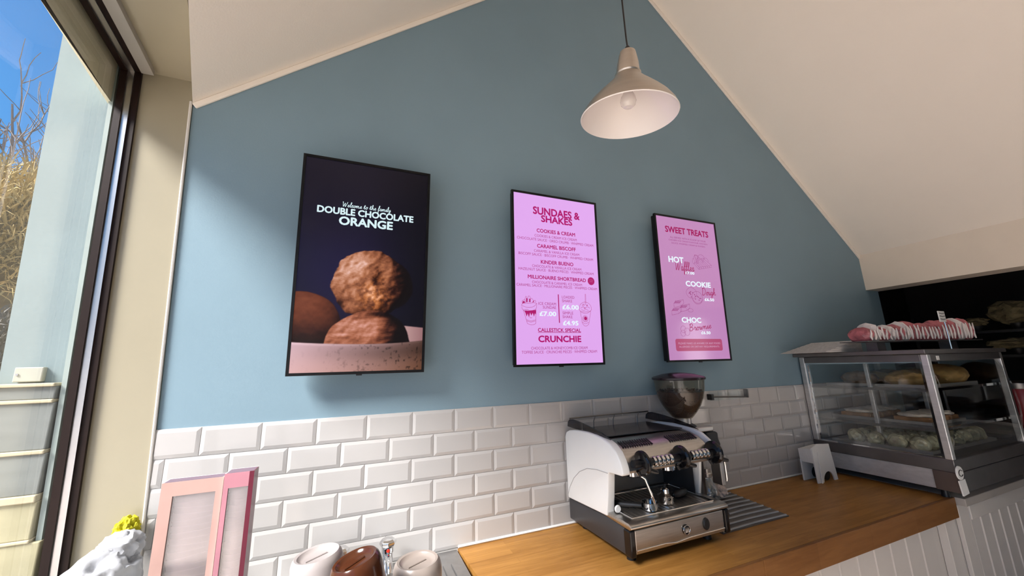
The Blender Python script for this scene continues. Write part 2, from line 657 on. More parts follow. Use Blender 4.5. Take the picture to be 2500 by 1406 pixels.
# ================================================================== EXTERIOR
M_PIER = mat('exterior_pale_render', (0.22, 0.28, 0.285), 0.8, var=0.05, scale=4, bump=0.05, bscale=60)
pier = MB()
vs = []
for z in (-0.15, 3.4):
    for y in (0.0, 0.35):
        vs += [(-0.952 - 0.0455 * (z - 0.9), y, z), (frx(z) - 0.083, y, z)]
pier.hexa(vs)
struct(pier.build('wall_outside', M_PIER), 'pale blue-grey pier outside the window', 'wall')
# ---- boundary wall courses on the pier
bw = thing('boundary_wall', 'low boundary wall of grey courses and sunny cream ledges outside the window', 'boundary wall', (-1.3, 0.0, -0.15))
M_BWG = mat('grey_render', (0.20, 0.215, 0.20), 0.8, var=0.12, scale=7, stretch=(0.4, 1, 3))
M_BWC = mat('cream_ledge', (0.50, 0.44, 0.30), 0.7, var=0.08, scale=5)
M_BWY = mat('yellow_render', (0.38, 0.35, 0.22), 0.8, var=0.12, scale=6, stretch=(0.5, 1, 2))
for z0, z1, pr, m_, nm in ((1.683, 1.695, .045, M_BWC, 'ledge'), (1.640, 1.683, .035, M_BWG, 'course'), (1.628, 1.640, .042, M_BWC, 'ledge'), (1.475, 1.628, .035, M_BWG, 'course'), (1.462, 1.475, .042, M_BWC, 'ledge'),
                           (1.335, 1.462, .035, M_BWG, 'course'), (1.312, 1.335, .045, M_BWC, 'ledge'), (1.200, 1.312, .037, M_BWY, 'course'), (1.190, 1.200, .042, M_BWC, 'ledge'), (-0.15, 1.190, .037, M_BWY, 'course')):
    MB().box(-2.4, frx((z0 + z1) / 2) - 0.092, -pr, -0.001, z0, z1).build(nm, m_, bw, bevel=0.003)
# eaves soffit outside
mb = MB()
y2 = -3.6
mb.hexa([(-0.87, -0.002, 2.82), (-0.855, -0.002, 2.82), (-0.87 - 0.16 * y2, y2, 2.82), (-0.850 - 0.13 * y2, y2, 2.82),
         (-0.87, -0.002, 3.5), (-0.868, -0.002, 3.5), (-0.87 - 0.16 * y2, y2, 3.5), (-0.868 - 0.13 * y2, y2, 3.5)])
struct(mb.build('trim_8', mat('eaves_cream', (0.84, 0.79, 0.58), 0.6, var=0.05)), 'cream eaves board outside the window head', 'eaves')
# little boxes fixed on the pier
M_BOXC = mat('cream_box', (0.42, 0.42, 0.35), 0.5)
o = thing('junction_box', 'flat cream junction box on the pier just above the ledges', 'junction box', (-0.91, 0.0, 1.705))
MB().box(-0.945, -0.873, -0.02, 0.0, 1.70, 1.75).build('cover', M_BOXC, o, bevel=0.003)
MB().cyl((-0.935, -0.023, 1.725), (-0.935, -0.02, 1.725), 0.004, 8).build('screw', M_ALU, o)

# trees and shrubs beyond the pier
M_BARK = mat('bark_grey', (0.20, 0.17, 0.15), 0.9, var=0.2, scale=20)
M_TWIG = mat('twig_brown', (0.25, 0.20, 0.17), 0.9, var=0.2)


def branch(mb, p, d, length, r, depth, rnd):
    pts = [Vector(p)]
    dd = Vector(d)
    n = 4
    for i in range(n):
        dd = (dd + Vector((rnd.uniform(-.28, .28), rnd.uniform(-.28, .28), rnd.uniform(-.18, .22)))).normalized()
        pts.append(pts[-1] + dd * length / n)
    mb.tube(pts, [r * (1 - 0.12 * i) for i in range(n + 1)], 5 if depth > 1 else 3, cap=False)
    if depth > 0:
        for k in range(3 if depth > 1 else 4):
            q = pts[rnd.randint(1, n)]
            nd = (dd + Vector((rnd.uniform(-1, 1), rnd.uniform(-1, 1), rnd.uniform(-.5, .8)))).normalized()
            branch(mb, q, nd, length * rnd.uniform(.55, .8), r * 0.58, depth - 1, rnd)


rnd = random.Random(5)
tr = thing('bare_tree', 'leafless tree with thin tangled branches against the sky', 'tree', (-6.0, 7.7, -0.15))
mb = MB()
mb.tube([(-6.0, 7.7, -0.15), (-5.95, 7.75, 1.9), (-6.0, 7.7, 3.8)], [0.18, 0.14, 0.10], 8)
mb.build('trunk', M_BARK, tr, smooth=True)
mb = MB()
for k in range(14):
    a = rnd.uniform(0, 2 * PI)
    branch(mb, (-6.0, 7.7, rnd.uniform(2.6, 3.8)), (math.cos(a) * .6, math.sin(a) * .45, 1.0), 1.9, 0.045, 3, rnd)
mb.build('branches', M_BARK, tr)

M_SHR = mat('dry_straw_leaf', (0.44, 0.33, 0.14), 0.9, var=0.3, scale=3)
M_SHR2 = mat('dry_grey_leaf', (0.17, 0.16, 0.14), 0.9, var=0.3, scale=3)


def shrub(label, c, size, m_, n, seed, name='dry_shrub'):
    r_ = random.Random(seed)
    t = thing(name, label, 'shrub', (c[0], c[1], -0.15))
    mb = MB()
    for k in range(n):
        th, ph = r_.uniform(0, 2 * PI), math.acos(r_.uniform(-0.35, 1))
        rr = r_.uniform(.62, 1.0)
        p = Vector((c[0] + size[0] * rr * math.sin(ph) * math.cos(th), c[1] + size[1] * rr * math.sin(ph) * math.sin(th), c[2] + size[2] * rr * math.cos(ph)))
        d = Vector((math.sin(ph) * math.cos(th) + r_.uniform(-.7, .7), math.sin(ph) * math.sin(th) + r_.uniform(-.7, .7), math.cos(ph) * .6 + r_.uniform(-.4, .9))).normalized()
        L_ = r_.uniform(.12, .30)
        s = d.cross(Vector((r_.uniform(-1, 1), r_.uniform(-1, 1), r_.uniform(-1, 1)))).normalized() * r_.uniform(.003, .009)
        bend = Vector((0, 0, -L_ * r_.uniform(.1, .4)))
        mb.add([p - s, p + s, p + d * L_ * .6 + s, p + d * L_ * .6 - s, p + d * L_ + bend], [(0, 1, 2, 3), (3, 2, 4)])
    mb.build('foliage', m_, t)
    mb = MB().lump((c[0], c[1], c[2]), (size[0] * .72, size[1] * .72, size[2] * .72), 3, .15, 2.5, seed)
    mb.build('inner_twigs', mat('inner_twig', (0.10, 0.08, 0.05), 0.95, var=.3, scale=9), t)
    mb = MB()
    for k in range(5):
        mb.tube([(c[0] + r_.uniform(-.2, .2), c[1] + r_.uniform(-.2, .2), -0.15), (c[0] + r_.uniform(-.4, .4), c[1] + r_.uniform(-.4, .4), c[2])], [.03, .015], 5)
    mb.build('stem', M_BARK, t)
    return t


shrub('tall straw-coloured dry shrub below the bare branches', (-3.75, 4.1, 2.95), (1.0, .9, 1.25), M_SHR, 11000, 3)
shrub('dark grey dry shrub low beside the pier', (-2.55, 2.35, 1.45), (.62, .55, .72), M_SHR2, 6000, 4)

# ================================================================== COUNTER RUN
wt = thing('worktop', 'long oak worktop along the tiled wall', 'worktop', (0.62, -0.33, 0.80))
MB().hexa([(0.655, -0.645, 0.858), (3.38, -0.645, 0.858), (0.617, -0.010, 0.858), (3.38, -0.010, 0.858),
           (0.655, -0.645, 0.898), (3.38, -0.645, 0.898), (0.617, -0.010, 0.898), (3.38, -0.010, 0.898)]).build('slab', M_OAK, wt)
for x0, x1 in ((0.655, 1.7375), (1.739, 3.38)):
    MB().box(x0, x1, -0.664, -0.6455, 0.792, 0.899).build('edging_strip', M_OAKE, wt, bevel=0.003)

bc = thing('base_cabinet', 'white tongue-and-groove cabinet under the oak worktop', 'cabinet', (1.9, -0.3, 0))
MB().box(0.66, 3.384, -0.60, -0.02, 0.0, 0.856).build('body', M_BOARD, bc)


def board_mesh(w, z0, z1):
    g = 0.004
    bd = 0.010
    prof = [(0.0, 0.012), (0.0, 0.0), (bd * .2, -0.006), (bd * .8, -0.006), (bd, 0.0), (bd + g, 0.009), (bd + 2 * g, -0.001), (w - g, -0.001), (w, 0.008), (w, 0.012)]
    mb = MB().prism(prof, 2, z0, z1)
    me = bpy.data.meshes.new('board')
    me.from_pydata(mb.v, [], mb.f)
    bm = bmesh.new()
    bm.from_mesh(me)
    bmesh.ops.recalc_face_normals(bm, faces=bm.faces)
    bm.to_mesh(me)
    bm.free()
    me.materials.append(M_BOARD)
    return me


bme = board_mesh(0.1475, 0.08, 0.80)
x = 2.006 - 9 * 0.1475
k = 0
while x + 0.1475 < 3.27:
    link_copy(bme, 'board', (x - 1.9, -0.612 + 0.3, 0), bc)
    x += 0.1475

dc = thing('display_counter', 'white tongue-and-groove counter carrying the glass case', 'counter', (3.8, -0.3, 0))
MB().box(3.39, 4.46, -0.64, -0.02, 0.0, 0.855).build('body', M_BOARD, dc)
MB().box(3.392, 4.47, -0.70, -0.012, 0.856, 0.897).build('top', mat('counter_grey', (0.40, 0.38, 0.35), 0.35), dc, bevel=0.003)
MB().box(3.391, 3.50, -0.662, -0.641, 0.05, 0.855).build('end_board', M_BOARD, dc, bevel=0.003)
MB().box(3.268, 3.384, -0.640, -0.601, 0.05, 0.790).build('end_board', M_BOARD, bc, bevel=0.003)
MB().box(3.51, 4.46, -0.668, -0.641, 0.76, 0.855).build('rail', M_BOARD, dc, bevel=0.003)
bme2 = board_mesh(0.1275, 0.08, 0.76)
for i in range(7):
    link_copy(bme2, 'board', (3.512 + i * 0.1275 - 3.8, -0.653 + 0.3, 0), dc)

# ---- steel sink with two pillar taps
sk = thing('sink', 'stainless steel sink and drainer left of the oak worktop', 'sink', (0.0, -0.3, 0.86))
M_SINK = mat('sink_steel', (0.50, 0.50, 0.50), 0.28, 1.0, var=0.06, scale=30)
mb = MB()
X0, X1, Y0, Y1 = -0.395, 0.612, -0.60, -0.012
bx0, bx1, by0, by1 = -0.10, 0.42, -0.52, -0.20
mb.box(X0, bx0, Y0, Y1, 0.88, 0.897).box(bx1, X1, Y0, Y1, 0.88, 0.897).box(bx0, bx1, Y0, by0, 0.88, 0.897).box(bx0, bx1, by1, Y1, 0.88, 0.897)
mb.build('rim', M_SINK, sk, bevel=0.003)
mb = MB()
mb.box(bx0 - .004, bx0, by0, by1, 0.70, 0.896).box(bx1, bx1 + .004, by0, by1, 0.70, 0.896).box(bx0, bx1, by0 - .004, by0, 0.70, 0.896).box(bx0, bx1, by1, by1 + .004, 0.70, 0.896).box(bx0, bx1, by0, by1, 0.695, 0.70)
mb.build('bowl', M_SINK, sk)
for i in range(4):
    MB().tube([(0.455 + i * 0.035, -0.50, 0.899), (0.455 + i * 0.035, -0.14, 0.899)], 0.004, 6).build('drainer_rib', M_SINK, sk)
MB().lathe([(0.0, 0), (0.04, 0.001), (0.042, 0.004), (0.02, 0.003)], (0.16, -0.36, 0.7002), 20).build('plug_hole', M_STEELD, sk)
scb = thing('sink_cabinet', 'white cabinet carrying the steel sink', 'cabinet', (0.0, -0.3, 0))
MB().box(-0.34, 0.645, -0.58, -0.02, 0.0, 0.690).build('body', M_BOARD, scb)
MB().box(-0.34, 0.645, -0.60, -0.584, 0.08, 0.688).build('door', M_BOARD, scb, bevel=0.003)

M_RED = mat('red_dot', rgb(200, 50, 30), 0.3)
M_BLU = mat('blue_dot', rgb(40, 90, 190), 0.3)
for xx, dot, lab in ((0.303, M_RED, 'chrome pillar tap with a red dot behind the brown bottle'), (0.125, M_BLU, 'chrome pillar tap mostly hidden behind the sauce bottles')):
    t = thing('pillar_tap', lab, 'tap', (xx, -0.09, 0.897))
    MB().lathe([(0.030, 0), (0.030, 0.006), (0.021, 0.012), (0.020, 0.075), (0.024, 0.080), (0.024, 0.098), (0.012, 0.102)], (xx, -0.09, 0.897), 20, cap0=True, cap1=True).build('body', M_CHROME, t, smooth=True)
    mb = MB().lathe([(0.020, 0.100), (0.030, 0.104), (0.034, 0.112), (0.033, 0.120), (0.024, 0.127), (0.0, 0.130)], (xx, -0.09, 0.897), 8)
    mb.build('handle', M_CHROME, t, bevel=0.002)
    mb = MB().tube([(xx, -0.108, 0.960), (xx, -0.15, 0.975), (xx, -0.20, 0.972), (xx, -0.215, 0.950)], [0.013, 0.012, 0.011, 0.011], 12)
    mb.build('spout', M_CHROME, t, smooth=True)
    MB().lathe([(0.0, 0.002), (0.006, 0.002), (0.007, 0)], (xx, -0.114, 0.988), 12, (0, -1, 0)).build('dot', dot, t)

# ================================================================== SCREENS
M_TVB = mat('tv_black', (0.005, 0.005, 0.006), 0.4, var=0.05, spec=0.3)


def screen_mat(name, col, estr=1.0, attr=None, rough=0.16, spec=0.4):
    m = bpy.data.materials.new(name)
    m.use_nodes = True
    nt = m.node_tree
    b = nt.nodes['Principled BSDF']
    b.inputs['Base Color'].default_value = (0.004, 0.004, 0.004, 1)
    b.inputs['Roughness'].default_value = rough
    b.inputs['Specular IOR Level'].default_value = spec
    b.inputs['Emission Strength'].default_value = estr * 0.883     # shown value = drawn value at exposure 0.18
    if attr:
        a = nt.nodes.new('ShaderNodeAttribute')
        a.attribute_name = attr
        nt.links.new(a.outputs['Color'], b.inputs['Emission Color'])
    else:
        tc = nt.nodes.new('ShaderNodeTexCoord')
        nz = nt.nodes.new('ShaderNodeTexNoise')
        nz.inputs['Scale'].default_value = 3
        nt.links.new(tc.outputs['Object'], nz.inputs['Vector'])
        rp = nt.nodes.new('ShaderNodeValToRGB')
        rp.color_ramp.elements[0].color = tuple(c * .985 for c in col[:3]) + (1,)
        rp.color_ramp.elements[1].color = tuple(c * 1.015 for c in col[:3]) + (1,)
        nt.links.new(nz.outputs['Fac'], rp.inputs[0])
        nt.links.new(rp.outputs[0], b.inputs['Emission Color'])
    MATS[name] = m
    return m


def text_mesh(txt, bold):
    cu = bpy.data.curves.new('t', 'FONT')
    cu.body = txt
    cu.size = 1.0
    cu.resolution_u = 3
    cu.offset = bold
    ob = bpy.data.objects.new('t', cu)
    COL.objects.link(ob)
    dg = bpy.context.evaluated_depsgraph_get()
    me = bpy.data.meshes.new_from_object(ob.evaluated_get(dg))
    bpy.data.objects.remove(ob)
    bpy.data.curves.remove(cu)
    return me


def place_text(txt, cx, cz, w, h, m_, bold, parent, y=-0.0012, name='lettering'):
    src = text_mesh(txt, 0.0)
    n = len(src.vertices)
    co = np.empty(n * 3)
    src.vertices.foreach_get('co', co)
    co = co.reshape(-1, 3)
    fcs = [tuple(p.vertices) for p in src.polygons]
    bpy.data.meshes.remove(src)
    sh = [(0, 0)] if bold <= 0 else [(bold * math.cos(a * PI / 4), bold * math.sin(a * PI / 4)) for a in range(8)] + [(0, 0)]
    co = np.concatenate([co + np.array([dx_, dy_, 0]) for dx_, dy_ in sh])
    fcs = [tuple(i + k * n for i in f) for k in range(len(sh)) for f in fcs]
    me = bpy.data.meshes.new(name)
    me.from_pydata(co.tolist(), [], fcs)
    mn, mx = co.min(0), co.max(0)
    out = np.zeros_like(co)
    out[:, 0] = cx + ((co[:, 0] - mn[0]) / max(1e-6, mx[0] - mn[0]) - .5) * w
    out[:, 2] = cz + ((co[:, 1] - mn[1]) / max(1e-6, mx[1] - mn[1]) - .5) * h
    out[:, 1] = y
    me.vertices.foreach_set('co', out.ravel())
    me.name = name
    me.materials.append(m_)
    o = bpy.data.objects.new(name, me)
    COL.objects.link(o)
    o.parent = parent
    return o


def smooth_path(pts, n=6):
    if len(pts) < 3:
        return [Vector((p[0], p[1])) for p in pts]
    P = [Vector((p[0], p[1])) for p in pts]
    P = [2 * P[0] - P[1]] + P + [2 * P[-1] - P[-2]]
    out = []
    for i in range(1, len(P) - 2):
        for k in range(n):
            t = k / n
            out.append(0.5 * ((2 * P[i]) + (-P[i - 1] + P[i + 1]) * t + (2 * P[i - 1] - 5 * P[i] + 4 * P[i + 1] - P[i + 2]) * t * t + (-P[i - 1] + 3 * P[i] - 3 * P[i + 1] + P[i + 2]) * t ** 3))
    out.append(P[-2])
    return out


def ribbon(mb, pts, w, y=-0.0012, smooth=True):
    P = smooth_path(pts) if smooth else [Vector((p[0], p[1])) for p in pts]
    vs = []
    for i, p in enumerate(P):
        t = P[min(i + 1, len(P) - 1)] - P[max(i - 1, 0)]
        if t.length < 1e-9:
            t = Vector((1, 0))
        t.normalize()
        n = Vector((-t.y, t.x)) * w / 2
        a, b = p + n, p - n
        vs += [(a.x, y, a.y), (b.x, y, b.y)]
    fs = [(2 * i, 2 * i + 1, 2 * i + 3, 2 * i + 2) for i in range(len(P) - 1)]
    return mb.add(vs, fs)


def fill(mb, pts, y=-0.0010):
    return mb.add([(p[0], y, p[1]) for p in pts], [tuple(range(len(pts)))])


def circ(cx, cz, rx, rz=None, n=20, a0=0, a1=2 * PI):
    rz = rz or rx
    return [(cx + rx * math.cos(a0 + (a1 - a0) * i / n), cz + rz * math.sin(a0 + (a1 - a0) * i / n)) for i in range(n + 1)]


# hand-written letters: (advance, strokes)
GL = {
    'W': (.80, [[(.0, .85), (.08, .95), (.12, .5), (.18, .02), (.30, .35), (.40, .75), (.42, .3), (.48, .02), (.62, .45), (.74, .98)]]),
    'e': (.34, [[(-.02, .12), (.10, .18), (.24, .30), (.20, .44), (.09, .36), (.06, .12), (.16, .0), (.34, .14)]]),
    'l': (.24, [[(-.02, .12), (.12, .45), (.20, .88), (.13, .98), (.07, .6), (.08, .08), (.15, .0), (.25, .12)]]),
    'c': (.30, [[(-.02, .12), (.22, .40), (.12, .45), (.05, .22), (.10, .02), (.20, .02), (.31, .14)]]),
    'o': (.36, [[(-.02, .14), (.14, .45), (.05, .25), (.09, .02), (.20, .02), (.27, .25), (.18, .45), (.20, .36), (.37, .36)]]),
    'm': (.58, [[(-.02, .12), (.07, .44), (.07, .0)], [(.07, .2), (.17, .43), (.23, .35), (.23, .0)], [(.23, .2), (.34, .43), (.40, .35), (.41, .06), (.47, .0), (.59, .14)]]),
    't': (.28, [[(-.02, .12), (.14, .80), (.10, .10), (.17, .0), (.29, .14)], [(.0, .56), (.26, .60)]]),
    'h': (.40, [[(-.02, .12), (.14, .60), (.17, .95), (.09, .9), (.07, .0)], [(.07, .15), (.18, .43), (.25, .33), (.25, .06), (.31, .0), (.41, .14)]]),
    'f': (.26, [[(-.02, .12), (.14, .55), (.22, .95), (.14, 1.0), (.09, .6), (.05, -.30), (.10, -.36), (.12, .05), (.28, .14)], [(.0, .44), (.22, .48)]]),
    'a': (.38, [[(.24, .38), (.12, .45), (.04, .22), (.10, .0), (.22, .15), (.26, .43), (.25, .08), (.30, .0), (.39, .14)]]),
    'i': (.20, [[(-.02, .12), (.09, .44), (.08, .06), (.13, .0), (.21, .14)], [(.10, .60), (.115, .63)]]),
    'y': (.36, [[(-.02, .30), (.05, .44), (.08, .10), (.18, .06), (.26, .44), (.24, -.05), (.14, -.36), (.08, -.25), (.20, -.02), (.37, .14)]]),
    's': (.30, [[(-.02, .12), (.14, .46), (.20, .22), (.14, .02), (.03, .04), (.16, .02), (.31, .14)]]),
    'D': (.66, [[(.14, .92), (.10, .4), (.12, .02)], [(.0, .85), (.25, .98), (.52, .75), (.50, .28), (.28, .0), (.05, .03)]]),
    'u': (.40, [[(-.02, .30), (.05, .44), (.07, .08), (.15, .02), (.25, .25), (.27, .44), (.26, .08), (.31, .0), (.41, .14)]]),
    'g': (.38, [[(.24, .38), (.12, .45), (.04, .22), (.10, .02), (.22, .15), (.26, .43), (.25, -.10), (.15, -.36), (.06, -.25), (.20, -.04), (.39, .14)]]),
    'B': (.58, [[(.12, .94), (.10, .4), (.10, .0)], [(.0, .85), (.25, 1.0), (.40, .80), (.28, .54), (.12, .5), (.36, .46), (.44, .22), (.28, .0), (.05, .04)]]),
    'r': (.30, [[(-.02, .12), (.08, .50), (.14, .40), (.22, .40), (.19, .10), (.24, .0), (.31, .14)]]),
    'w': (.52, [[(-.02, .30), (.05, .44), (.07, .08), (.14, .02), (.22, .40), (.24, .08), (.32, .02), (.42, .42), (.53, .38)]]),
    'n': (.42, [[(-.02, .12), (.07, .44), (.07, .0)], [(.07, .2), (.19, .43), (.26, .35), (.26, .06), (.32, .0), (.43, .14)]]),
    ' ': (.26, []),
}


def place_script(txt, cx, cz, w, h, m_, parent, lw, rise=0.0):
    x = 0
    strokes = []
    for ch in txt:
        adv, st = GL[ch]
        for s in st:
            strokes.append([(x + p[0] + 0.10 * p[1], p[1]) for p in s])
        x += adv
    xs = [p[0] for s in strokes for p in s]
    x0, x1 = min(xs), max(xs)
    mb = MB()
    for s in strokes:
        pts = [(cx + ((p[0] - x0) / (x1 - x0) - .5) * w, cz + (p[1] - .42) * h + rise * ((p[0] - x0) / (x1 - x0) - .5)) for p in s]
        ribbon(mb, pts, lw)
    o = mb.build('lettering', m_)
    o.parent = parent
    return o


def value_noise(nx, ny, sx, sy, seed, octv=4):
    r = np.random.default_rng(seed)
    tot = np.zeros((ny, nx))
    amp = 1.0
    norm = 0
    for o in range(octv):
        gx, gy = int(sx * 2 ** o) + 2, int(sy * 2 ** o) + 2
        g = r.random((gy, gx))
        X = np.linspace(0, gx - 1.001, nx)
        Y = np.linspace(0, gy - 1.001, ny)
        xi, yi = X.astype(int), Y.astype(int)
        fx, fy = X - xi, Y - yi
        fx = fx * fx * (3 - 2 * fx)
        fy = fy * fy * (3 - 2 * fy)
        a = g[yi][:, xi]
        b = g[yi][:, xi + 1]
        c = g[yi + 1][:, xi]
        d_ = g[yi + 1][:, xi + 1]
        tot += amp * ((a * (1 - fx) + b * fx) * (1 - fy)[:, None] + (c * (1 - fx) + d_ * fx) * fy[:, None])
        norm += amp
        amp *= 0.55
    return tot / norm


SW, SH, SB = 0.536, 0.950, 0.012


def paint_icecream(nx, ny):
    X, Z = np.meshgrid(np.linspace(-SW / 2, SW / 2, nx), np.linspace(SB, SB + SH, ny))
    n1 = value_noise(nx, ny, 8, 14, 1, 5)
    n2 = value_noise(nx, ny, 30, 53, 2, 3)
    n3 = value_noise(nx, ny, 14, 25, 3, 4)
    n4 = value_noise(nx, ny, 46, 66, 9, 3)
    n5 = value_noise(nx, ny, 5, 9, 21, 2)
    n6 = value_noise(nx, ny, 10, 80, 22, 3)
    img = np.zeros((ny, nx, 3))
    img[:] = np.array([20, 17, 33.])
    glow = np.exp(-((X + .10) ** 2 / .05 + (Z - .42) ** 2 / .06))
    img += glow[..., None] * np.array([10, 8, 26])
    img -= np.clip(X / .27, 0, 1)[..., None] * np.array([8, 8, 14])

    def soft(d, w=.004):
        return np.clip(.5 + d / w, 0, 1)[..., None]

    def ramp(t, stops):
        t = np.clip(t, 0, 1)
        xs = [s[0] for s in stops]
        return np.stack([np.interp(t, xs, [s[1][k] for s in stops]) for k in range(3)], -1)

    BROWN = [(0, (14, 6, 8)), (.22, (44, 19, 14)), (.45, (112, 62, 40)), (.68, (172, 108, 76)), (.86, (208, 150, 124)), (1, (232, 186, 172))]

    def scoop(cx, cz, rx, rz, wob, seed, lx, lz, bias, rough, furrow):
        dx, dz = (X - cx) / rx, (Z - cz) / rz
        ang = np.arctan2(dz, dx)
        edge = 1 + wob * (np.sin(3 * ang + seed) * .6 + np.sin(7 * ang + 2 * seed) * .25 + (n3 - .5) * 1.5)
        q = np.sqrt(dx * dx + dz * dz) / edge
        m_ = soft((1 - q) * min(rx, rz))
        h = np.sqrt(np.clip(1 - q * q, 0, 1))
        lam = .55 * (dx * lx + dz * lz) + .50 * h
        hgt = n5 * .9 + n3 * .45 + n2 * .10 + furrow * n6 * .5
        g = (np.roll(hgt, -3, 1) - np.roll(hgt, 3, 1)) * lx + (np.roll(hgt, -3, 0) - np.roll(hgt, 3, 0)) * lz
        t = bias + lam * .80 - rough * g * 1.3 + rough * (n2 - .5) * .22
        return m_, t, q

    # left scoop: smooth, dark, lit on its crown
    m_, t, q = scoop(-.235, .215, .145, .140, .02, 1.0, .05, .95, .08, .25, .2)
    c = ramp(t * .78, BROWN) * np.array([.92, .82, .80])
    img = img * (1 - m_) + c * m_
    # back rim of the bowl
    br = soft(.214 - (X - .175) * .09 - Z) * soft(X - .172)
    img = img * (1 - br) + (np.array([190, 152, 150]) - np.clip((X - .18) / .09, 0, 1)[..., None] * np.array([40, 44, 40])) * br
    # top scoop
    m_, t, q = scoop(.036, .402, .172, .150, .075, 2.2, -.80, .52, .25, 1.0, .3)
    crev = np.exp(-(((X - .055 - .25 * (Z - .45)) / .020) ** 2 + ((Z - .44) / .05) ** 2))
    t = t - crev * .45 * np.clip(n3 * 2 - .6, 0, 1) * 1.6
    gold = np.exp(-(((X - .045) / .060) ** 2 + ((Z - .345) / .085) ** 2)) * np.clip((n2 - .38) * 4, 0, 1)
    t = t + gold * .16 - np.clip((X - .10) / .10, 0, 1) * .38
    c = ramp(t, BROWN)
    c = c + gold[..., None] * np.array([22, 8, -12])
    img = img * (1 - m_) + c * m_
    # front scoop
    m_, t, q = scoop(.034, .120, .182, .158, .035, 4.4, -.55, .75, .22, .7, .6)
    t = t - np.clip((X - .06) / .11, 0, 1) * .50 - np.exp(-((X + .02) / .06) ** 2 - ((Z - .16) / .02) ** 2) * .1
    sh = np.exp(-(((X - .09) / .10) ** 2 + ((Z - .262) / .022) ** 2))
    c = ramp(t - sh * .35, BROWN) * np.array([1.0, .96, 1.0])
    m_ = m_ * soft(Z - .12)
    img = img * (1 - m_) + c * m_
    # bowl
    rim = .130 + .018 * (X / .27) ** 2 * np.where(X > 0, .9, .5)
    bm_ = soft(rim - Z)
    t = np.clip((X + .27) / .54, 0, 1)[..., None]
    bc_ = np.array([206, 172, 182]) * (1 - t) ** .9 + np.array([84, 58, 50]) * t ** .8
    v = np.clip((rim - Z) / .12, 0, 1)[..., None]
    bc_ = bc_ * (1.02 - .28 * np.exp(-((v - .35) / .28) ** 2) * t) + v * np.array([14, 4, -6])
    sp = np.clip((n4 - .62) * 5, 0, 1)[..., None] * np.clip(t * 1.5 - .25, .06, 1)
    bc_ = bc_ * (1 - .5 * sp)
    lip = np.exp(-((rim - Z - .005) / .005) ** 2)[..., None]
    bc_ = bc_ + lip * 24 * (1 - t * .7)
    img = img * (1 - bm_) + bc_ * bm_
    img = np.clip(img, 0, 255) / 255.
    return X, Z, img


def icecream_screen(parent):
    """the picture shown on the dark screen, held per vertex"""
    nx, ny = 240, 426
    X, Z, img = paint_icecream(nx, ny)
    lin = np.where(img <= .04045, img / 12.92, ((img + .055) / 1.055) ** 2.4)
    vs = np.stack([X, np.full_like(X, 0.0), Z], -1).reshape(-1, 3)
    idx = np.arange(nx * ny).reshape(ny, nx)
    fs = np.stack([idx[:-1, :-1], idx[:-1, 1:], idx[1:, 1:], idx[1:, :-1]], -1).reshape(-1, 4)
    me = bpy.data.meshes.new('screen')
    me.from_pydata(vs.tolist(), [], fs.tolist())
    at = me.color_attributes.new('picture', 'FLOAT_COLOR', 'POINT')
    at.data.foreach_set('color', np.concatenate([lin.reshape(-1, 3), np.ones((nx * ny, 1))], 1).astype(np.float32).ravel())
    me.materials.append(screen_mat('screen_picture', (0, 0, 0), 1.0, 'picture', 0.22, 0.25))
    o = bpy.data.objects.new('screen', me)
    COL.objects.link(o)
    o.parent = parent
    return o


def make_tv(x, zb, yb, tilt, label, face):
    t = thing('menu_screen', label, 'screen', (0, 0, 0), 'portrait menu screens on the gable wall')
    W2, H = 0.28, 0.974
    MB().box(-W2 + .006, W2 - .006, 0.004, 0.040, 0.006, H - .006).build('housing', M_TVB, t, bevel=0.006)
    MB().box(-0.17, 0.17, 0.040, 0.062, 0.20, 0.78).build('rear_cover', M_TVB, t, bevel=0.01)
    mb = MB()
    mb.box(-W2, -W2 + SB, -0.004, 0.012, 0, H).box(W2 - SB, W2, -0.004, 0.012, 0, H)
    mb.box(-W2 + SB, W2 - SB, -0.004, 0.012, 0, SB).box(-W2 + SB, W2 - SB, -0.004, 0.012, H - SB, H)
    mb.build('bezel', M_TVB, t)
    MB().box(-0.012, 0.012, 0.0, 0.01, -0.006, 0.0).build('sensor', M_BLACK, t)
    mb = MB()
    mb.box(-0.10, -0.07, 0.062, 0.066 - yb * 0 + 0.01, 0.30, 0.70).box(0.07, 0.10, 0.062, 0.076, 0.30, 0.70)
    mb.build('mount_rail', M_STEELD, t)
    mb = MB().box(-0.09, 0.09, 0.070, -yb - 0.0005 + math.sin(tilt) * 0.35, 0.36, 0.44)
    mb.build('wall_bracket', M_STEELD, t)
    if face is None:
        scr = icecream_screen(t)
    else:
        scr = MB().add([(-SW / 2, 0, SB), (SW / 2, 0, SB), (SW / 2, 0, SB + SH), (-SW / 2, 0, SB + SH)], [(0, 1, 2, 3)]).build('screen', face, t)
    t.location = (x, yb, zb)
    t.rotation_euler = (tilt, 0, 0)
    return t, scr


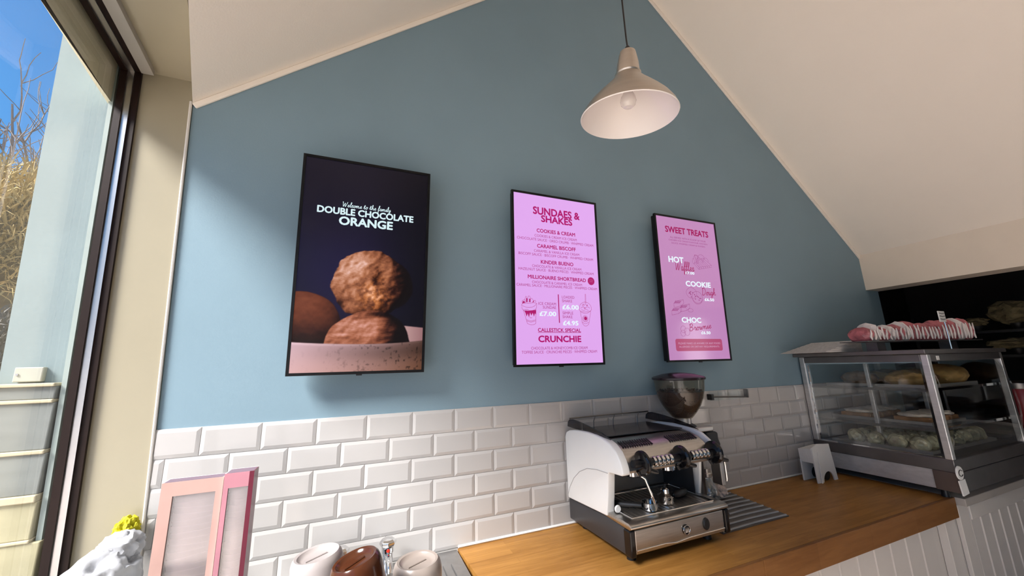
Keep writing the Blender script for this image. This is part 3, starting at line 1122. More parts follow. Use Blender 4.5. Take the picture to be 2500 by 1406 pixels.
PINK_M = screen_mat('screen_pink_bright', (0.75, 0.39, 0.86), 1.0)
PINK_R = screen_mat('screen_pink', (0.50, 0.22, 0.47), 1.0, rough=0.12, spec=1.0)
INK_M = screen_mat('ink_magenta', (0.43, 0.008, 0.15), 1.0)
INK_D = screen_mat('ink_magenta_thin', (0.42, 0.03, 0.22), 1.0)
INK_R = screen_mat('ink_magenta_right', (0.36, 0.010, 0.11), 1.0)
INK_RD = screen_mat('ink_magenta_right_thin', (0.33, 0.05, 0.21), 1.0)
INK_W = screen_mat('ink_white', (0.80, 0.90, 0.98), 1.0)
INK_W2 = screen_mat('ink_white_pale', (0.70, 0.88, 0.92), 1.0)
INK_D2 = screen_mat('ink_rose', (0.60, 0.12, 0.32), 1.0)
INK_P = screen_mat('ink_pale_pink', (0.62, 0.36, 0.55), 1.0)
INK_B = screen_mat('ink_rose_box', (0.42, 0.06, 0.16), 1.0)

tvL, scL = make_tv(0.156, 1.692, -0.080, 0.070, 'dark wall screen showing chocolate ice cream scoops in a bowl', None)
tvM, scM = make_tv(1.172, 1.702, -0.080, 0.030, 'pink wall screen with the sundaes and shakes menu', PINK_M)
tvR, scR = make_tv(2.199, 1.704, -0.080, 0.022, 'pink wall screen with the sweet treats menu', PINK_R)

T_L = [('DOUBLE CHOCOLATE', -.0028, .7272, .4172, .0329), ('ORANGE', -.0043, .6837, .2331, .0409)]
for t, cx, cz, w, h in T_L:
    place_text(t, cx, cz, w, h, INK_W2, 0.036, scL, name='lettering')
place_script('Welcome to the family', -.0049, .7600, .2096, .0235, INK_W2, scL, 0.0022)

T_M = [
    ('SUNDAES &', 0.0044, 0.8704, 0.3085, 0.0470, 'h'), ('SHAKES', 0.0032, 0.8260, 0.2058, 0.0424, 'h'),
    ('COOKIES & CREAM', -0.0042, 0.7521, 0.2510, 0.0226, 'b'), ('COOKIES & CREAM ICE CREAM', -0.0063, 0.7211, 0.2749, 0.0150, 'd'),
    ('CHOCOLATE SAUCE \u00b7 OREO CRUMB \u00b7 WHIPPED CREAM', -0.0030, 0.6981, 0.4958, 0.0149, 'd'),
    ('CARAMEL BISCOFF', -0.0043, 0.6619, 0.2511, 0.0223, 'b'), ('CARAMEL & VANILLA ICE CREAM', -0.0033, 0.6324, 0.2935, 0.0148, 'd'),
    ('BISCOFF SAUCE \u00b7 BISCOFF CRUMB \u00b7 WHIPPED CREAM', -0.0032, 0.6104, 0.4809, 0.0147, 'd'),
    ('KINDER BUENO', -0.0045, 0.5709, 0.2096, 0.0219, 'b'), ('CHOCOLATE & VANILLA ICE CREAM', -0.0055, 0.5445, 0.3167, 0.0146, 'd'),
    ('HAZELNUT SAUCE \u00b7 BUENO PIECES \u00b7 WHIPPED CREAM', -0.0050, 0.5241, 0.4812, 0.0145, 'd'),
    ('MILLIONAIRE SHORTBREAD', -0.0052, 0.4822, 0.3720, 0.0216, 'b'), ('CHOCOLATE & CARAMEL ICE CREAM', -0.0071, 0.4535, 0.3189, 0.0143, 'd'),
    ('CARAMEL SAUCE \u00b7 MILLIONAIRE PIECES \u00b7 WHIPPED CREAM', -0.0025, 0.4344, 0.5134, 0.0143, 'd'),
    ('ICE CREAM', -0.0775, 0.3357, 0.1088, 0.0154, 'd'), ('SUNDAE', -0.0645, 0.3160, 0.0813, 0.0154, 'd'), ('\u00a37.00', -0.0753, 0.2804, 0.1032, 0.0260, 'w'),
    ('LOADED', 0.0564, 0.3778, 0.0806, 0.0159, 'd'), ('SHAKE', 0.0489, 0.3561, 0.0656, 0.0158, 'd'), ('\u00a36.00', 0.0698, 0.3213, 0.1071, 0.0268, 'w'),
    ('SIMPLE', 0.0506, 0.2878, 0.0680, 0.0157, 'd'), ('SHAKE', 0.0472, 0.2667, 0.0633, 0.0156, 'd'), ('\u00a34.95', 0.0666, 0.2320, 0.0999, 0.0264, 'w'),
    ('CALLESTICK SPECIAL', -0.0042, 0.1920, 0.2698, 0.0206, 'b'), ('CRUNCHIE', -0.0041, 0.1442, 0.2680, 0.0363, 'h'),
    ('CHOCOLATE & HONEYCOMB ICE CREAM', -0.0063, 0.0952, 0.3499, 0.0150, 'd'), ('TOFFEE SAUCE \u00b7 CRUNCHIE PIECES \u00b7 WHIPPED CREAM', -0.0031, 0.0746, 0.4664, 0.0149, 'd'),
]
BOLD = {'h': 0.034, 'b': 0.026, 'd': 0.0, 'w': 0.034, 'p': 0.0}
for t, cx, cz, w, h, k in T_M:
    place_text(t, cx, cz, w, h, {'h': INK_M, 'b': INK_M, 'd': INK_D, 'w': INK_W}[k], BOLD[k], scM)
LW = 0.0016
# badge, divider, underline
mb = MB()
fill(mb, circ(0.216, 0.480, 0.0235)[:-1])
mb.build('badge', INK_M).parent = scM
mb = MB()
ribbon(mb, [(0.202, 0.486), (0.212, 0.487), (0.230, 0.486)], 0.0022, -0.0016, False)
ribbon(mb, [(0.205, 0.477), (0.216, 0.477), (0.227, 0.478)], 0.0022, -0.0016, False)
mb.build('badge_marks', INK_D2).parent = scM
mb = MB()
fill(mb, [(-0.0085, 0.232), (-0.0025, 0.232), (-0.0035, 0.391), (-0.0095, 0.391)])
mb.build('divider', INK_M).parent = scM
mb = MB()
fill(mb, [(-0.139, 0.1780), (0.130, 0.1780), (0.130, 0.1805), (-0.139, 0.1805)])
mb.build('underline', INK_M).parent = scM


def drawing(lines, fills, parent, ink, lw=LW):
    mb = MB()
    for l in lines:
        ribbon(mb, l, lw)
    for f in fills:
        fill(mb, f)
    o = mb.build('drawing', ink)
    o.parent = parent
    return o


# sundae cup
cx, cz = -0.186, 0.275
drawing([
    [(-.233, .322), (-.200, .312), (-.165, .316), (-.140, .334)], [(-.233, .322), (-.222, .334), (-.190, .334), (-.160, .338), (-.140, .334)],
    [(-.231, .316), (-.226, .300), (-.190, .293), (-.150, .303), (-.142, .328)],
    [(-.222, .296), (-.200, .225)], [(-.200, .225), (-.180, .219), (-.160, .221), (-.150, .228)], [(-.150, .228), (-.147, .305)],
    [(-.205, .240), (-.18, .233), (-.152, .240)], [(-.205, .246), (-.18, .239), (-.152, .246)],
    [(-.225, .330), (-.228, .345), (-.213, .352), (-.208, .340), (-.214, .332)],
    [(-.213, .352), (-.205, .372), (-.196, .352), (-.199, .338)], [(-.196, .352), (-.190, .374), (-.180, .368), (-.182, .350), (-.190, .340)],
    [(-.182, .350), (-.172, .362), (-.162, .350), (-.166, .338)], [(-.166, .340), (-.152, .352), (-.146, .340)],
    [(-.185, .262), (-.180, .255), (-.172, .259)],
    [(-.224, .292), (-.205, .300), (-.190, .298)]],
    [[(-.217, .292), (-.148, .299), (-.148, .272), (-.154, .282), (-.160, .262), (-.167, .283), (-.176, .268), (-.183, .284), (-.190, .258), (-.197, .279), (-.204, .262), (-.210, .282)],
     [(-.228, .330), (-.212, .336), (-.214, .346), (-.224, .344)], [(-.205, .340), (-.197, .340), (-.198, .362), (-.204, .362)], [(-.186, .340), (-.178, .342), (-.180, .360), (-.187, .358)], [(-.168, .340), (-.158, .342), (-.160, .352)]], scM, INK_M)
# milkshake
drawing([
    [(.170, .402), (.168, .345)], [(.174, .402), (.172, .345)],
    [(.127, .305), (.132, .335), (.150, .350), (.170, .354), (.190, .348), (.205, .332), (.208, .311)],
    [(.127, .305), (.145, .298), (.170, .297), (.195, .302), (.208, .311)], [(.130, .300), (.150, .291), (.175, .290), (.204, .304)],
    [(.133, .297), (.142, .232)], [(.142, .232), (.155, .219), (.170, .218), (.185, .228)], [(.185, .228), (.202, .300)],
    circ(.163, .258, .018), circ(.163, .258, .013),
    [(.137, .318), (.150, .326), (.165, .318), (.180, .328), (.198, .320)], [(.145, .338), (.155, .330), (.165, .342), (.180, .334)],
    [(.140, .310), (.155, .306), (.170, .312), (.188, .306)], [(.142, .240), (.160, .230), (.186, .238)]],
    [circ(.165, .260, .010)[:-1], [(.150, .335), (.158, .340), (.154, .345)], [(.175, .330), (.185, .336), (.180, .341)], [(.160, .315), (.168, .320), (.162, .325)]], scM, INK_M)

T_R = [
    ('SWEET TREATS', 0.0014, 0.8755, 0.3955, 0.0455, 'h'), ('ALL SERVED WITH A SCOOP OF YOUR', 0.0030, 0.8218, 0.3268, 0.0115, 'd'),
    ('CHOSEN ICE CREAM FLAVOUR, CHOSEN', 0.0029, 0.8015, 0.3533, 0.0115, 'd'), ('SAUCE, WHIPPED CREAM & WAFERS.', 0.0026, 0.7813, 0.3093, 0.0114, 'd'),
    ('HOT', -0.1269, 0.6669, 0.1325, 0.0426, 'w'), ('\u00a37.00', -0.0160, 0.5833, 0.0831, 0.0190, 'w'), ('COOKIE', 0.0510, 0.5096, 0.2295, 0.0380, 'w'),
    ('\u00a36.50', 0.1372, 0.4078, 0.0891, 0.0205, 'w'), ('CHOC', -0.0463, 0.2659, 0.1713, 0.0362, 'w'), ('\u00a36.50', 0.0691, 0.1844, 0.0844, 0.0197, 'w'),
    ('PLEASE MAKE US AWARE OF ANY FOOD', 0.0038, 0.1155, 0.3678, 0.0119, 'p'), ('ALLERGIES OR DIETARY REQUIREMENTS.', 0.0007, 0.0933, 0.3562, 0.0118, 'p'),
]
for t, cx, cz, w, h, k in T_R:
    place_text(t, cx, cz, w, h, {'h': INK_R, 'd': INK_RD, 'w': INK_W, 'p': INK_P}[k], BOLD[k], scR, -0.0018 if k == 'p' else -0.0012)
place_script('Waffles', -.0555, .6219, .1682, .062, INK_R, scR, 0.0042)
place_script('Dough', .1402, .4600, .1272, .050, INK_R, scR, 0.0038, 0.004)
place_script('Brownie', .0267, .2240, .1994, .046, INK_R, scR, 0.0040, 0.022)
# allergy panel
rr = []
for ccx, ccz, a0 in ((.194, .130, 0), (-.189, .130, PI / 2), (-.189, .081, PI), (.194, .081, 1.5 * PI)):
    rr += circ(ccx, ccz, .014, n=5, a0=a0, a1=a0 + PI / 2)
mb = MB()
fill(mb, rr)
mb.build('notice_panel', INK_B).parent = scR


def poly_box(x, z, w, d, h):
    """little drawn brick: x,z = lower-left of front face, w wide, (d) depth offset, h tall"""
    dx, dz = d
    return [[(x, z), (x + w, z + .01), (x + w, z + .01 + h), (x, z + h), (x, z)], [(x, z + h), (x + dx, z + h + dz), (x + w + dx, z + .01 + h + dz), (x + w, z + .01 + h)],
            [(x + w + dx, z + .01 + h + dz), (x + w + dx, z + .01 + dz), (x + w, z + .01)]]


# waffle stack with scoops
ln = []
for l in ([(.072, .615), (.195, .640), (.198, .652), (.078, .630), (.072, .615)], [(.078, .630), (.040, .660), (.120, .700), (.198, .652)], [(.072, .615), (.035, .648), (.040, .660)]):
    ln.append(l)
LD = [(l, False) for l in ln]
mb = MB()
for l in ln:
    ribbon(mb, l, LW, smooth=False)
for k in range(6):
    a = k / 6
    ribbon(mb, [(.078 + .12 * a, .630 + .022 * a), (.075 + .12 * a, .617 + .024 * a)], LW, smooth=False)
    ribbon(mb, [(.078 + .11 * a, .631 + .02 * a), (.045 + .075 * a, .660 + .04 * a)], LW * .8, smooth=False)
for c in ((.060, .690, .026), (.105, .695, .030), (.085, .672, .028), (.145, .680, .024)):
    ribbon(mb, circ(c[0], c[1], c[2], c[2] * .9, 14, -.3, PI + .5), LW)
ribbon(mb, [(.045, .715), (.060, .655), (.072, .655), (.068, .715), (.045, .715)], LW * 1.6, smooth=False)
ribbon(mb, [(.019, .669), (.030, .690), (.040, .665), (.028, .650), (.019, .669)], LW)
mb.build('drawing', INK_RD).parent = scR
# two cookies
mb = MB()
ribbon(mb, circ(-.020, .447, .046, .036), LW)
ribbon(mb, circ(.028, .420, .046, .040), LW * 1.2)
ribbon(mb, circ(.028, .414, .045, .040, 12, PI, 2 * PI), LW * 1.2)
r_ = random.Random(2)
for k in range(16):
    a, q = r_.uniform(0, 2 * PI), r_.uniform(.2, .8)
    b = (-.020, .447) if k % 2 else (.028, .420)
    fill(mb, circ(b[0] + .042 * q * math.cos(a), b[1] + .034 * q * math.sin(a), .0045, n=6)[:-1])
mb.build('drawing', INK_RD).parent = scR
# brownies
mb = MB()
for (x, z) in ((-.185, .345), (-.209, .295), (-.135, .318)):
    for l in poly_box(x, z, .055, (.030, .018), .026):
        ribbon(mb, l, LW * 1.2, smooth=False)
    for k in range(5):
        ribbon(mb, [(x + .010 * k + .004, z + .027), (x + .010 * k + .020, z + .045)], LW * 2.2, smooth=False)
ribbon(mb, circ(-.045, .330, .022, .012), LW)
mb.build('drawing', INK_RD).parent = scR
mb = MB()
for c in ((-.125, .205, .022), (-.095, .190, .024), (-.130, .180, .020)):
    ribbon(mb, circ(*c), LW)
mb.build('drawing', INK_RD).parent = scR

# ================================================================== PENDANT LAMP
lc = Vector((1.1148, -0.8303, 2.687))
ln_ = Vector((-0.03, -0.15, 0.988)).normalized()
lamp = thing('pendant_lamp', 'brushed metal cone pendant lamp with a white inside', 'lamp', tuple(lc))
M_LAMP = mat('lamp_brushed_metal', (0.60, 0.545, 0.485), 0.32, 1.0, var=0.08, scale=5, stretch=(1, 1, 9))
M_LINING = mat('lamp_white_enamel', (0.82, 0.78, 0.74), 0.25, var=0.015)
outer = [(0.192, 0.000), (0.184, 0.018), (0.162, 0.050), (0.133, 0.082), (0.103, 0.112), (0.076, 0.138), (0.058, 0.158), (0.050, 0.172)]
MB().lathe(outer, lc, 56, ln_).build('shade', M_LAMP, lamp, smooth=True)
inner = [(0.192, 0.000), (0.1895, -0.003), (0.1865, 0.000), (0.180, 0.016), (0.158, 0.047), (0.129, 0.079), (0.099, 0.108), (0.072, 0.134), (0.045, 0.155), (0.0, 0.160)]
MB().lathe(inner, lc, 56, ln_).build('shade_lining', M_LINING, lamp, smooth=True)
MB().lathe([(0.050, 0.172), (0.052, 0.178), (0.047, 0.182), (0.046, 0.190), (0.042, 0.225), (0.034, 0.262), (0.031, 0.272), (0.022, 0.276), (0.0, 0.277)], lc, 32, ln_).build('neck', M_LAMP, lamp, smooth=True)
top = lc + ln_ * 0.277
MB().lathe([(0.0, 0.022), (0.006, 0.022), (0.011, 0.014), (0.012, 0.0)], top, 16, ln_).build('cable_grip', M_BLACK, lamp, smooth=True)
ztop = 2.893 + SL * (top.x + 0.598)
cp = [top + ln_ * 0.018, top + Vector((0, 0, 0.06)), Vector((top.x - 0.003, top.y, ztop - 0.4)), Vector((top.x - 0.003, top.y, ztop - 0.03))]
MB().tube(cp, 0.0035, 8).build('cable', M_BLACK, lamp, smooth=True)
rn = Vector((SL, 0, -1)).normalized()
MB().lathe([(0.05, 0.0), (0.048, 0.018), (0.03, 0.035), (0.006, 0.038)], (top.x - 0.003 - 0.0, top.y, ztop - 0.001), 24, rn, cap0=True).build('ceiling_rose', M_WPLAST, lamp, smooth=True)
mb = MB().lathe([(0.0, 0.036), (0.018, 0.040), (0.029, 0.052), (0.032, 0.066), (0.028, 0.084), (0.017, 0.105), (0.014, 0.125), (0.014, 0.157)], lc, 24, ln_)
mb.build('bulb', mat('opal_bulb', (0.80, 0.76, 0.70), 0.12, var=0.01, coat=0.3), lamp, smooth=True)
MB().lathe([(0.017, 0.112), (0.019, 0.118), (0.019, 0.158)], lc, 20, ln_).build('lamp_holder', M_WPLAST, lamp, smooth=True)

# ================================================================== COFFEE MACHINE
XL, XR = 1.205, 1.765
cm = thing('espresso_machine', 'white-sided two-group espresso machine on the oak worktop', 'espresso machine', (1.485, -0.25, 0.898))
side = [(-.022, 1.030), (-.022, 1.330), (-.034, 1.354), (-.067, 1.368), (-.120, 1.377), (-.173, 1.381), (-.24, 1.383), (-.307, 1.380), (-.36, 1.374), (-.415, 1.358), (-.455, 1.332), (-.478, 1.300), (-.489, 1.270), (-.492, 1.250),
        (-.484, 1.242), (-.394, 1.236), (-.386, 1.228), (-.372, 1.13), (-.356, 1.050)]
for x0, x1 in ((XL - .004, XL + .036), (XR - .014, XR + .004)):
    p = MB().prism(side, 0, x0, x1).build('side_panel', M_WPLAST, cm, smooth=True, bevel=0.008, bseg=3)
    xs = x0 - .0005 if x0 < 1.4 else x1 + .0005
    MB().tube([(xs, y, z) for y, z in ((-.025, 1.045), (-.045, 1.085), (-.09, 1.140), (-.15, 1.185), (-.22, 1.215), (-.30, 1.228), (-.385, 1.232))], 0.0016, 6).build('seam', mat('seam_grey', (.45, .45, .45), .5), p)
hood = [(-.028, 1.040), (-.028, 1.340), (-.067, 1.356), (-.173, 1.368), (-.307, 1.367), (-.37, 1.358), (-.415, 1.344), (-.450, 1.320), (-.470, 1.288), (-.479, 1.255), (-.474, 1.245), (-.30, 1.226), (-.150, 1.226), (-.150, 1.040)]
MB().prism(hood, 0, XL + .036, XR - .036).build('hood', M_STEEL, cm, smooth=True)
MB().box(XL + .040, XR - .040, -.153, -.1505, 1.068, 1.225).build('back_plate', mat('satin_steel', (.42, .40, .38), .5, .8), cm)
MB().box(XL + .0365, XL + .0395, -.36, -.152, 1.068, 1.225).build('inner_cheek', M_CHAR, cm)
MB().box(XR - .0395, XR - .0365, -.36, -.152, 1.068, 1.225).build('inner_cheek', M_CHAR, cm)
# base
base = [(-.022, .932), (-.46, .940), (-.486, .945), (-.484, 1.040), (-.356, 1.046), (-.022, 1.028)]
MB().prism(base, 0, XL, XR).build('base', M_CHAR, cm, smooth=True, bevel=0.006)
MB().box(XL + .028, XR - .028, -.497, -.487, .948, 1.036).build('front_panel', M_STEEL, cm, bevel=0.003)
MB().tube([(XL + .03, -.498, .962), (XL + .18, -.498, .962), (XL + .24, -.499, .956), (XL + .32, -.499, .962), (XR - .03, -.498, .962)], .0025, 6).build('trim_line', M_CHROME, cm)
for x0 in (XL - .002, XR - .026):
    MB().box(x0, x0 + .028, -.503, -.46, .940, 1.040).build('corner_cap', M_BLACKG, cm, bevel=0.006)
mb = MB().prism([(-.155, 1.047), (-.155, 1.064), (-.46, 1.066), (-.496, 1.064), (-.508, 1.056), (-.508, 1.046), (-.498, 1.040), (-.40, 1.043)], 0, XL + .002, XR - .002)
mb.build('drip_tray', M_STEEL, cm, smooth=True, bevel=0.003)
mb = MB()
for i in range(18):
    x = XL + .06 + i * .0245
    mb.box(x, x + .018, -.455, -.20, 1.0662, 1.0685)
mb.build('tray_grille', mat('tray_grille_steel', (0.46, 0.43, 0.40), 0.42, 1.0), cm)
mb = MB()
mb.tube([(XL + .045, -.465, 1.068), (XR - .045, -.465, 1.068), (XR - .045, -.19, 1.068), (XL + .045, -.19, 1.068)], .003, 6, closed=True)
mb.build('grille_rim', M_CHROME, cm)
# badges on the front panel
b_ = MB().lathe([(0.0, .006), (.017, .006), (.019, .004), (.0195, 0)], (1.505, -.497, .995), 24, (0, -1, 0)).build('round_badge', M_BLACKG, cm, smooth=True)
MB().tube([(1.505 + .018 * math.cos(a * PI / 12), -.5035, .995 + .018 * math.sin(a * PI / 12)) for a in range(24)], .0012, 6, closed=True).build('badge_ring', M_CHROME, b_)
mb = MB()
for k in range(3):
    mb.tube([(1.505 + (k - 1) * .008 - .003, -.5035, .985), (1.505 + (k - 1) * .008, -.5035, 1.005), (1.505 + (k - 1) * .008 + .003, -.5035, .985)], .0012, 5)
mb.build('badge_emblem', M_CHROME, b_)
mb = MB().lathe([(0.0, .007), (.015, .007), (.018, .004), (.0185, 0)], (1.625, -.497, .997), 24, (0, -1, 0))
mb.v = [(x, y, .997 + (z - .997) * 1.35) for x, y, z in mb.v]
mb.build('dial', M_BLACK, cm, smooth=True)
for x in (XL + .06, XR - .06):
    for y in (-.08, -.42):
        MB().lathe([(.020, 0), (.018, .012), (.014, .036)], (x, y, .898), 16, cap0=True, cap1=True).build('foot', M_BLACK, cm, smooth=True)
# vents in the hood
for x0 in (XL + .06, XL + .335):
    mb = MB()
    for i in range(13):
        x = x0 + i * .0135
        mb.hexa([(x, -.428, 1.3385), (x + .006, -.428, 1.3385), (x, -.385, 1.3565), (x + .006, -.385, 1.3565),
                 (x, -.429, 1.3405), (x + .006, -.429, 1.3405), (x, -.386, 1.3585), (x + .006, -.386, 1.3585)])
    mb.build('vent_slots', M_BLACK, cm)
# tap bar with three wheels
MB().cyl((XL + .055, -.490, 1.284), (XR - .02, -.490, 1.284), .016, 16).build('tap_bar', M_BLACK, cm, smooth=True)
for i, x in enumerate((1.305, 1.525, 1.728)):
    w = MB().lathe([(.020, -.014), (.043, -.011), (.050, -.005), (.050, .005), (.043, .011), (.020, .014)], (x, -.496, 1.286), 26, (1, 0, 0), True, True).build('tap_wheel', M_BLACKG, cm, bevel=0.002)
    MB().tube([(x + .012, -.500, 1.262), (x + .045, -.512, 1.250), (x + .062, -.516, 1.246)], [.010, .010, .007], 10).build('lever', M_BLACK, w, smooth=True)
    MB().tube([(x - .012, -.480, 1.250), (x - .004, -.486, 1.232)], .009, 8).build('valve_stub', M_BLACK, w)
for x0 in (1.368, 1.590):
    for i in range(5):
        x = x0 + i * .0235
        MB().lathe([(.016, -.0075), (.0215, -.006), (.0215, .006), (.016, .0075)], (x, -.490, 1.284), 18, (1, 0, 0)).build('chrome_ring', M_CHROME, cm, smooth=True)
# group heads
for x in (1.375, 1.590):
    g = MB().lathe([(.030, 0), (.036, .006), (.036, .026), (.028, .034), (.028, .045)], (x, -.335, 1.186), 24, cap0=True).build('group_head', M_CHROME, cm, smooth=True)
    MB().cyl((x + .05, -.36, 1.195), (x + .05, -.36, 1.236), .008, 12).build('nozzle', M_CHROME, g)
# steam wands
MB().tube([(1.300, -.455, 1.248), (1.305, -.470, 1.232), (1.330, -.472, 1.215), (1.352, -.468, 1.17), (1.385, -.462, 1.095), (1.388, -.460, 1.085)], [.006, .006, .006, .0055, .0055, .004], 10).build('steam_wand', M_CHROME, cm, smooth=True)
MB().tube([(1.735, -.470, 1.250), (1.765, -.485, 1.258), (1.800, -.485, 1.250), (1.812, -.478, 1.215), (1.822, -.470, 1.150), (1.822, -.468, 1.140)], [.006, .006, .006, .0055, .0055, .004], 10).build('steam_wand', M_CHROME, cm, smooth=True)
MB().lathe([(.012, 0), (.016, .006), (.013, .012)], (XL + .030, -.385, 1.085), 14, (0, -1, 0), True, True).build('side_knob', M_WPLAST, cm, smooth=True)
# black drip hose inside left
MB().tube([(1.262, -.20, 1.20), (1.268, -.26, 1.17), (1.265, -.27, 1.12), (1.27, -.24, 1.075)], .018, 10).build('hose', M_BLACK, cm, smooth=True)
# cup rail with smoked fins
fin = [(-.030, 1.382), (-.036, 1.405), (-.055, 1.420), (-.085, 1.424), (-.15, 1.420), (-.25, 1.407), (-.34, 1.392), (-.405, 1.372), (-.36, 1.376), (-.24, 1.384), (-.12, 1.379)]
for x in (XL + .010, XR - .018):
    MB().prism(fin, 0, x, x + .006).build('smoked_fin', M_SMOKE, cm)
MB().tube([(XL + .014, -.050, 1.424), (XL + .28, -.050, 1.426), (XR - .012, -.050, 1.424)], .0035, 8).build('rail', M_STEELD, cm)
for x in (XL + .16, XL + .29, XR - .10):
    MB().tube([(x, -.055, 1.362), (x + .004, -.053, 1.40), (x + .016, -.052, 1.423)], .003, 6).build('rail_post', M_STEELD, cm)
MB().box(XL + .045, XR - .045, -.33, -.07, 1.369, 1.373).build('cup_tray', mat('smoked_tray', (0.05, 0.048, 0.05), 0.15, 0.3), cm)

# portafilters lying on the drip tray (loose things)
p1 = thing('portafilter', 'small chrome portafilter basket under the left steam wand', 'portafilter', (1.385, -.425, 1.0685))
MB().lathe([(.026, 0), (.034, .004), (.036, .030), (.038, .034), (.033, .034), (.030, .008), (0, .006)], (1.385, -.425, 1.0687), 28, cap0=True).build('basket', M_CHROME, p1, smooth=True)
MB().tube([(1.350, -.412, 1.088), (1.300, -.36, 1.085), (1.272, -.32, 1.083)], [.009, .013, .012], 10).build('handle', M_BLACK, p1, smooth=True)
p2 = thing('portafilter', 'chrome portafilter with a fat black handle pointing right on the drip tray', 'portafilter', (1.505, -.395, 1.0685))
MB().lathe([(.026, 0), (.033, .004), (.035, .028), (.037, .034), (.030, .036), (.018, .044), (.018, .062), (.010, .066), (0, .067)], (1.505, -.395, 1.0687), 28, cap0=True).build('basket', M_CHROME, p2, smooth=True)
MB().tube([(1.535, -.388, 1.090), (1.568, -.380, 1.090)], .007, 8).build('neck', M_CHROME, p2, smooth=True)
MB().tube([(1.565, -.381, 1.090), (1.578, -.378, 1.090), (1.61, -.370, 1.090), (1.65, -.36, 1.088), (1.672, -.355, 1.087)], [.010, .016, .0185, .0175, .010], 14).build('handle', M_BLACK, p2, smooth=True)
MB().tube([(1.505, -.395, 1.132), (1.508, -.394, 1.150)], [.008, .005], 8).build('spout_knob', M_BLACK, p2, smooth=True)

# ================================================================== GRINDER
gx, gy = 1.905, -0.160
gr = thing('coffee_grinder', 'coffee grinder with a smoked hopper of beans behind the espresso machine', 'coffee grinder', (gx, gy, 0.898))
MB().box(gx - .10, gx + .10, gy - .12, gy + .125, .898, .935).build('base', M_STEELD, gr, bevel=0.008)
MB().lathe([(.085, .035), (.080, .06), (.078, .36), (.088, .40), (.090, .43), (.060, .455), (.046, .462)], (gx, gy, .898), 32, cap0=True, cap1=True).build('body', M_CHAR, gr, smooth=True)
MB().lathe([(.045, .458), (.045, .500), (.052, .504)], (gx, gy, .898), 24).build('collar', M_ALU, gr, smooth=True)
M_HOP = glass_mat('hopper_smoke', (0.70, 0.66, 0.58), 0.05, 0.03, 0.10, (0.25, 0.22, 0.18))
hop = [(.050, 1.388), (.058, 1.396), (.082, 1.425), (.106, 1.462), (.124, 1.505), (.134, 1.55), (.139, 1.605)]
MB().lathe(hop, (gx, gy, 0), 40).build('hopper', M_HOP, gr, smooth=True)
mb = MB()
bp_ = [(0.0, 1.392), (.046, 1.393), (.054, 1.399), (.078, 1.428), (.102, 1.465), (.119, 1.507), (.127, 1.536), (.10, 1.541), (.05, 1.548), (0.0, 1.546)]
mb.lathe(bp_, (gx, gy, 0), 32)
rb = random.Random(11)
for k in range(240):                 # single beans against the glass and over the top
    a = rb.uniform(0, 2 * PI)
    if k < 170:
        z = rb.uniform(1.42, 1.535)
        r_ = np.interp(z, [p[1] for p in hop], [p[0] for p in hop]) - .010
    else:
        z = 1.545
        r_ = .118 * math.sqrt(rb.random())
    mb.lump((gx + r_ * math.cos(a), gy + r_ * math.sin(a), z), (.007, .007, .005), 1, 0)
be = mb.build('beans', mat('roast_bean', (0.045, 0.018, 0.010), 0.35, var=0.4, scale=90), gr, smooth=True)
be['kind'] = 'stuff'
MB().lathe([(.139, 1.603), (.147, 1.606), (.147, 1.616), (.138, 1.622), (.09, 1.636), (.04, 1.643), (0.0, 1.645)], (gx, gy, 0), 40).build('lid', mat('lid_plum', (0.020, 0.010, 0.013), 0.25), gr, smooth=True)
MB().box(gx + .060, gx + .150, gy - .10, gy + .02, 1.18, 1.315).build('dosing_chamber', M_BLACK, gr, bevel=0.012)
MB().box(gx - .01, gx + .13, gy - .09, gy + .03, 1.318, 1.345).build('chamber_lid', M_ALU, gr, bevel=0.006)
MB().tube([(gx + .150, gy - .05, 1.26), (gx + .180, gy - .06, 1.265), (gx + .188, gy - .06, 1.24), (gx + .175, gy - .06, 1.19)], .008, 8).build('dosing_lever', M_BLACK, gr, smooth=True)
MB().box(gx + .06, gx + .085, gy - .16, gy - .10, 1.06, 1.17).build('fork', M_ALU, gr, bevel=0.004)

# ---- small things right of the machine
jg = thing('glass_jug', 'small clear glass jug with a metal collar right of the machine', 'jug', (2.085, -0.115, 0.9112))
M_JUG = glass_mat('jug_glass', (0.86, 0.88, 0.87), 0.12, 0.05, 0.12, (0.6, 0.6, 0.6))
MB().lathe([(0.0, .004), (.050, .004), (.056, .012), (.057, .040), (.050, .075), (.034, .105), (.026, .12), (.026, .135)], (2.085, -.115, .9112), 28).build('bowl', M_JUG, jg, smooth=True)
MB().lathe([(.027, .130), (.030, .134), (.030, .150), (.022, .156), (.022, .175), (.0, .178)], (2.085, -.115, .9112), 20).build('collar', M_STEEL, jg, smooth=True)
MB().tube([(2.113, -.115, 1.056), (2.135, -.12, 1.053), (2.145, -.125, 1.033)], .005, 8).build('spout', M_STEEL, jg)
MB().lump((2.205, -.085, .9358), (.040, .035, .032), 3, .35, 2.2, 3.1, True, True).build('crumpled_cloth', mat('cloth_pinkish', (.55, .46, .42), .8), None)
tag(bpy.data.objects['crumpled_cloth'], 'small crumpled beige cloth against the tiles beside the glass jug', 'cloth')

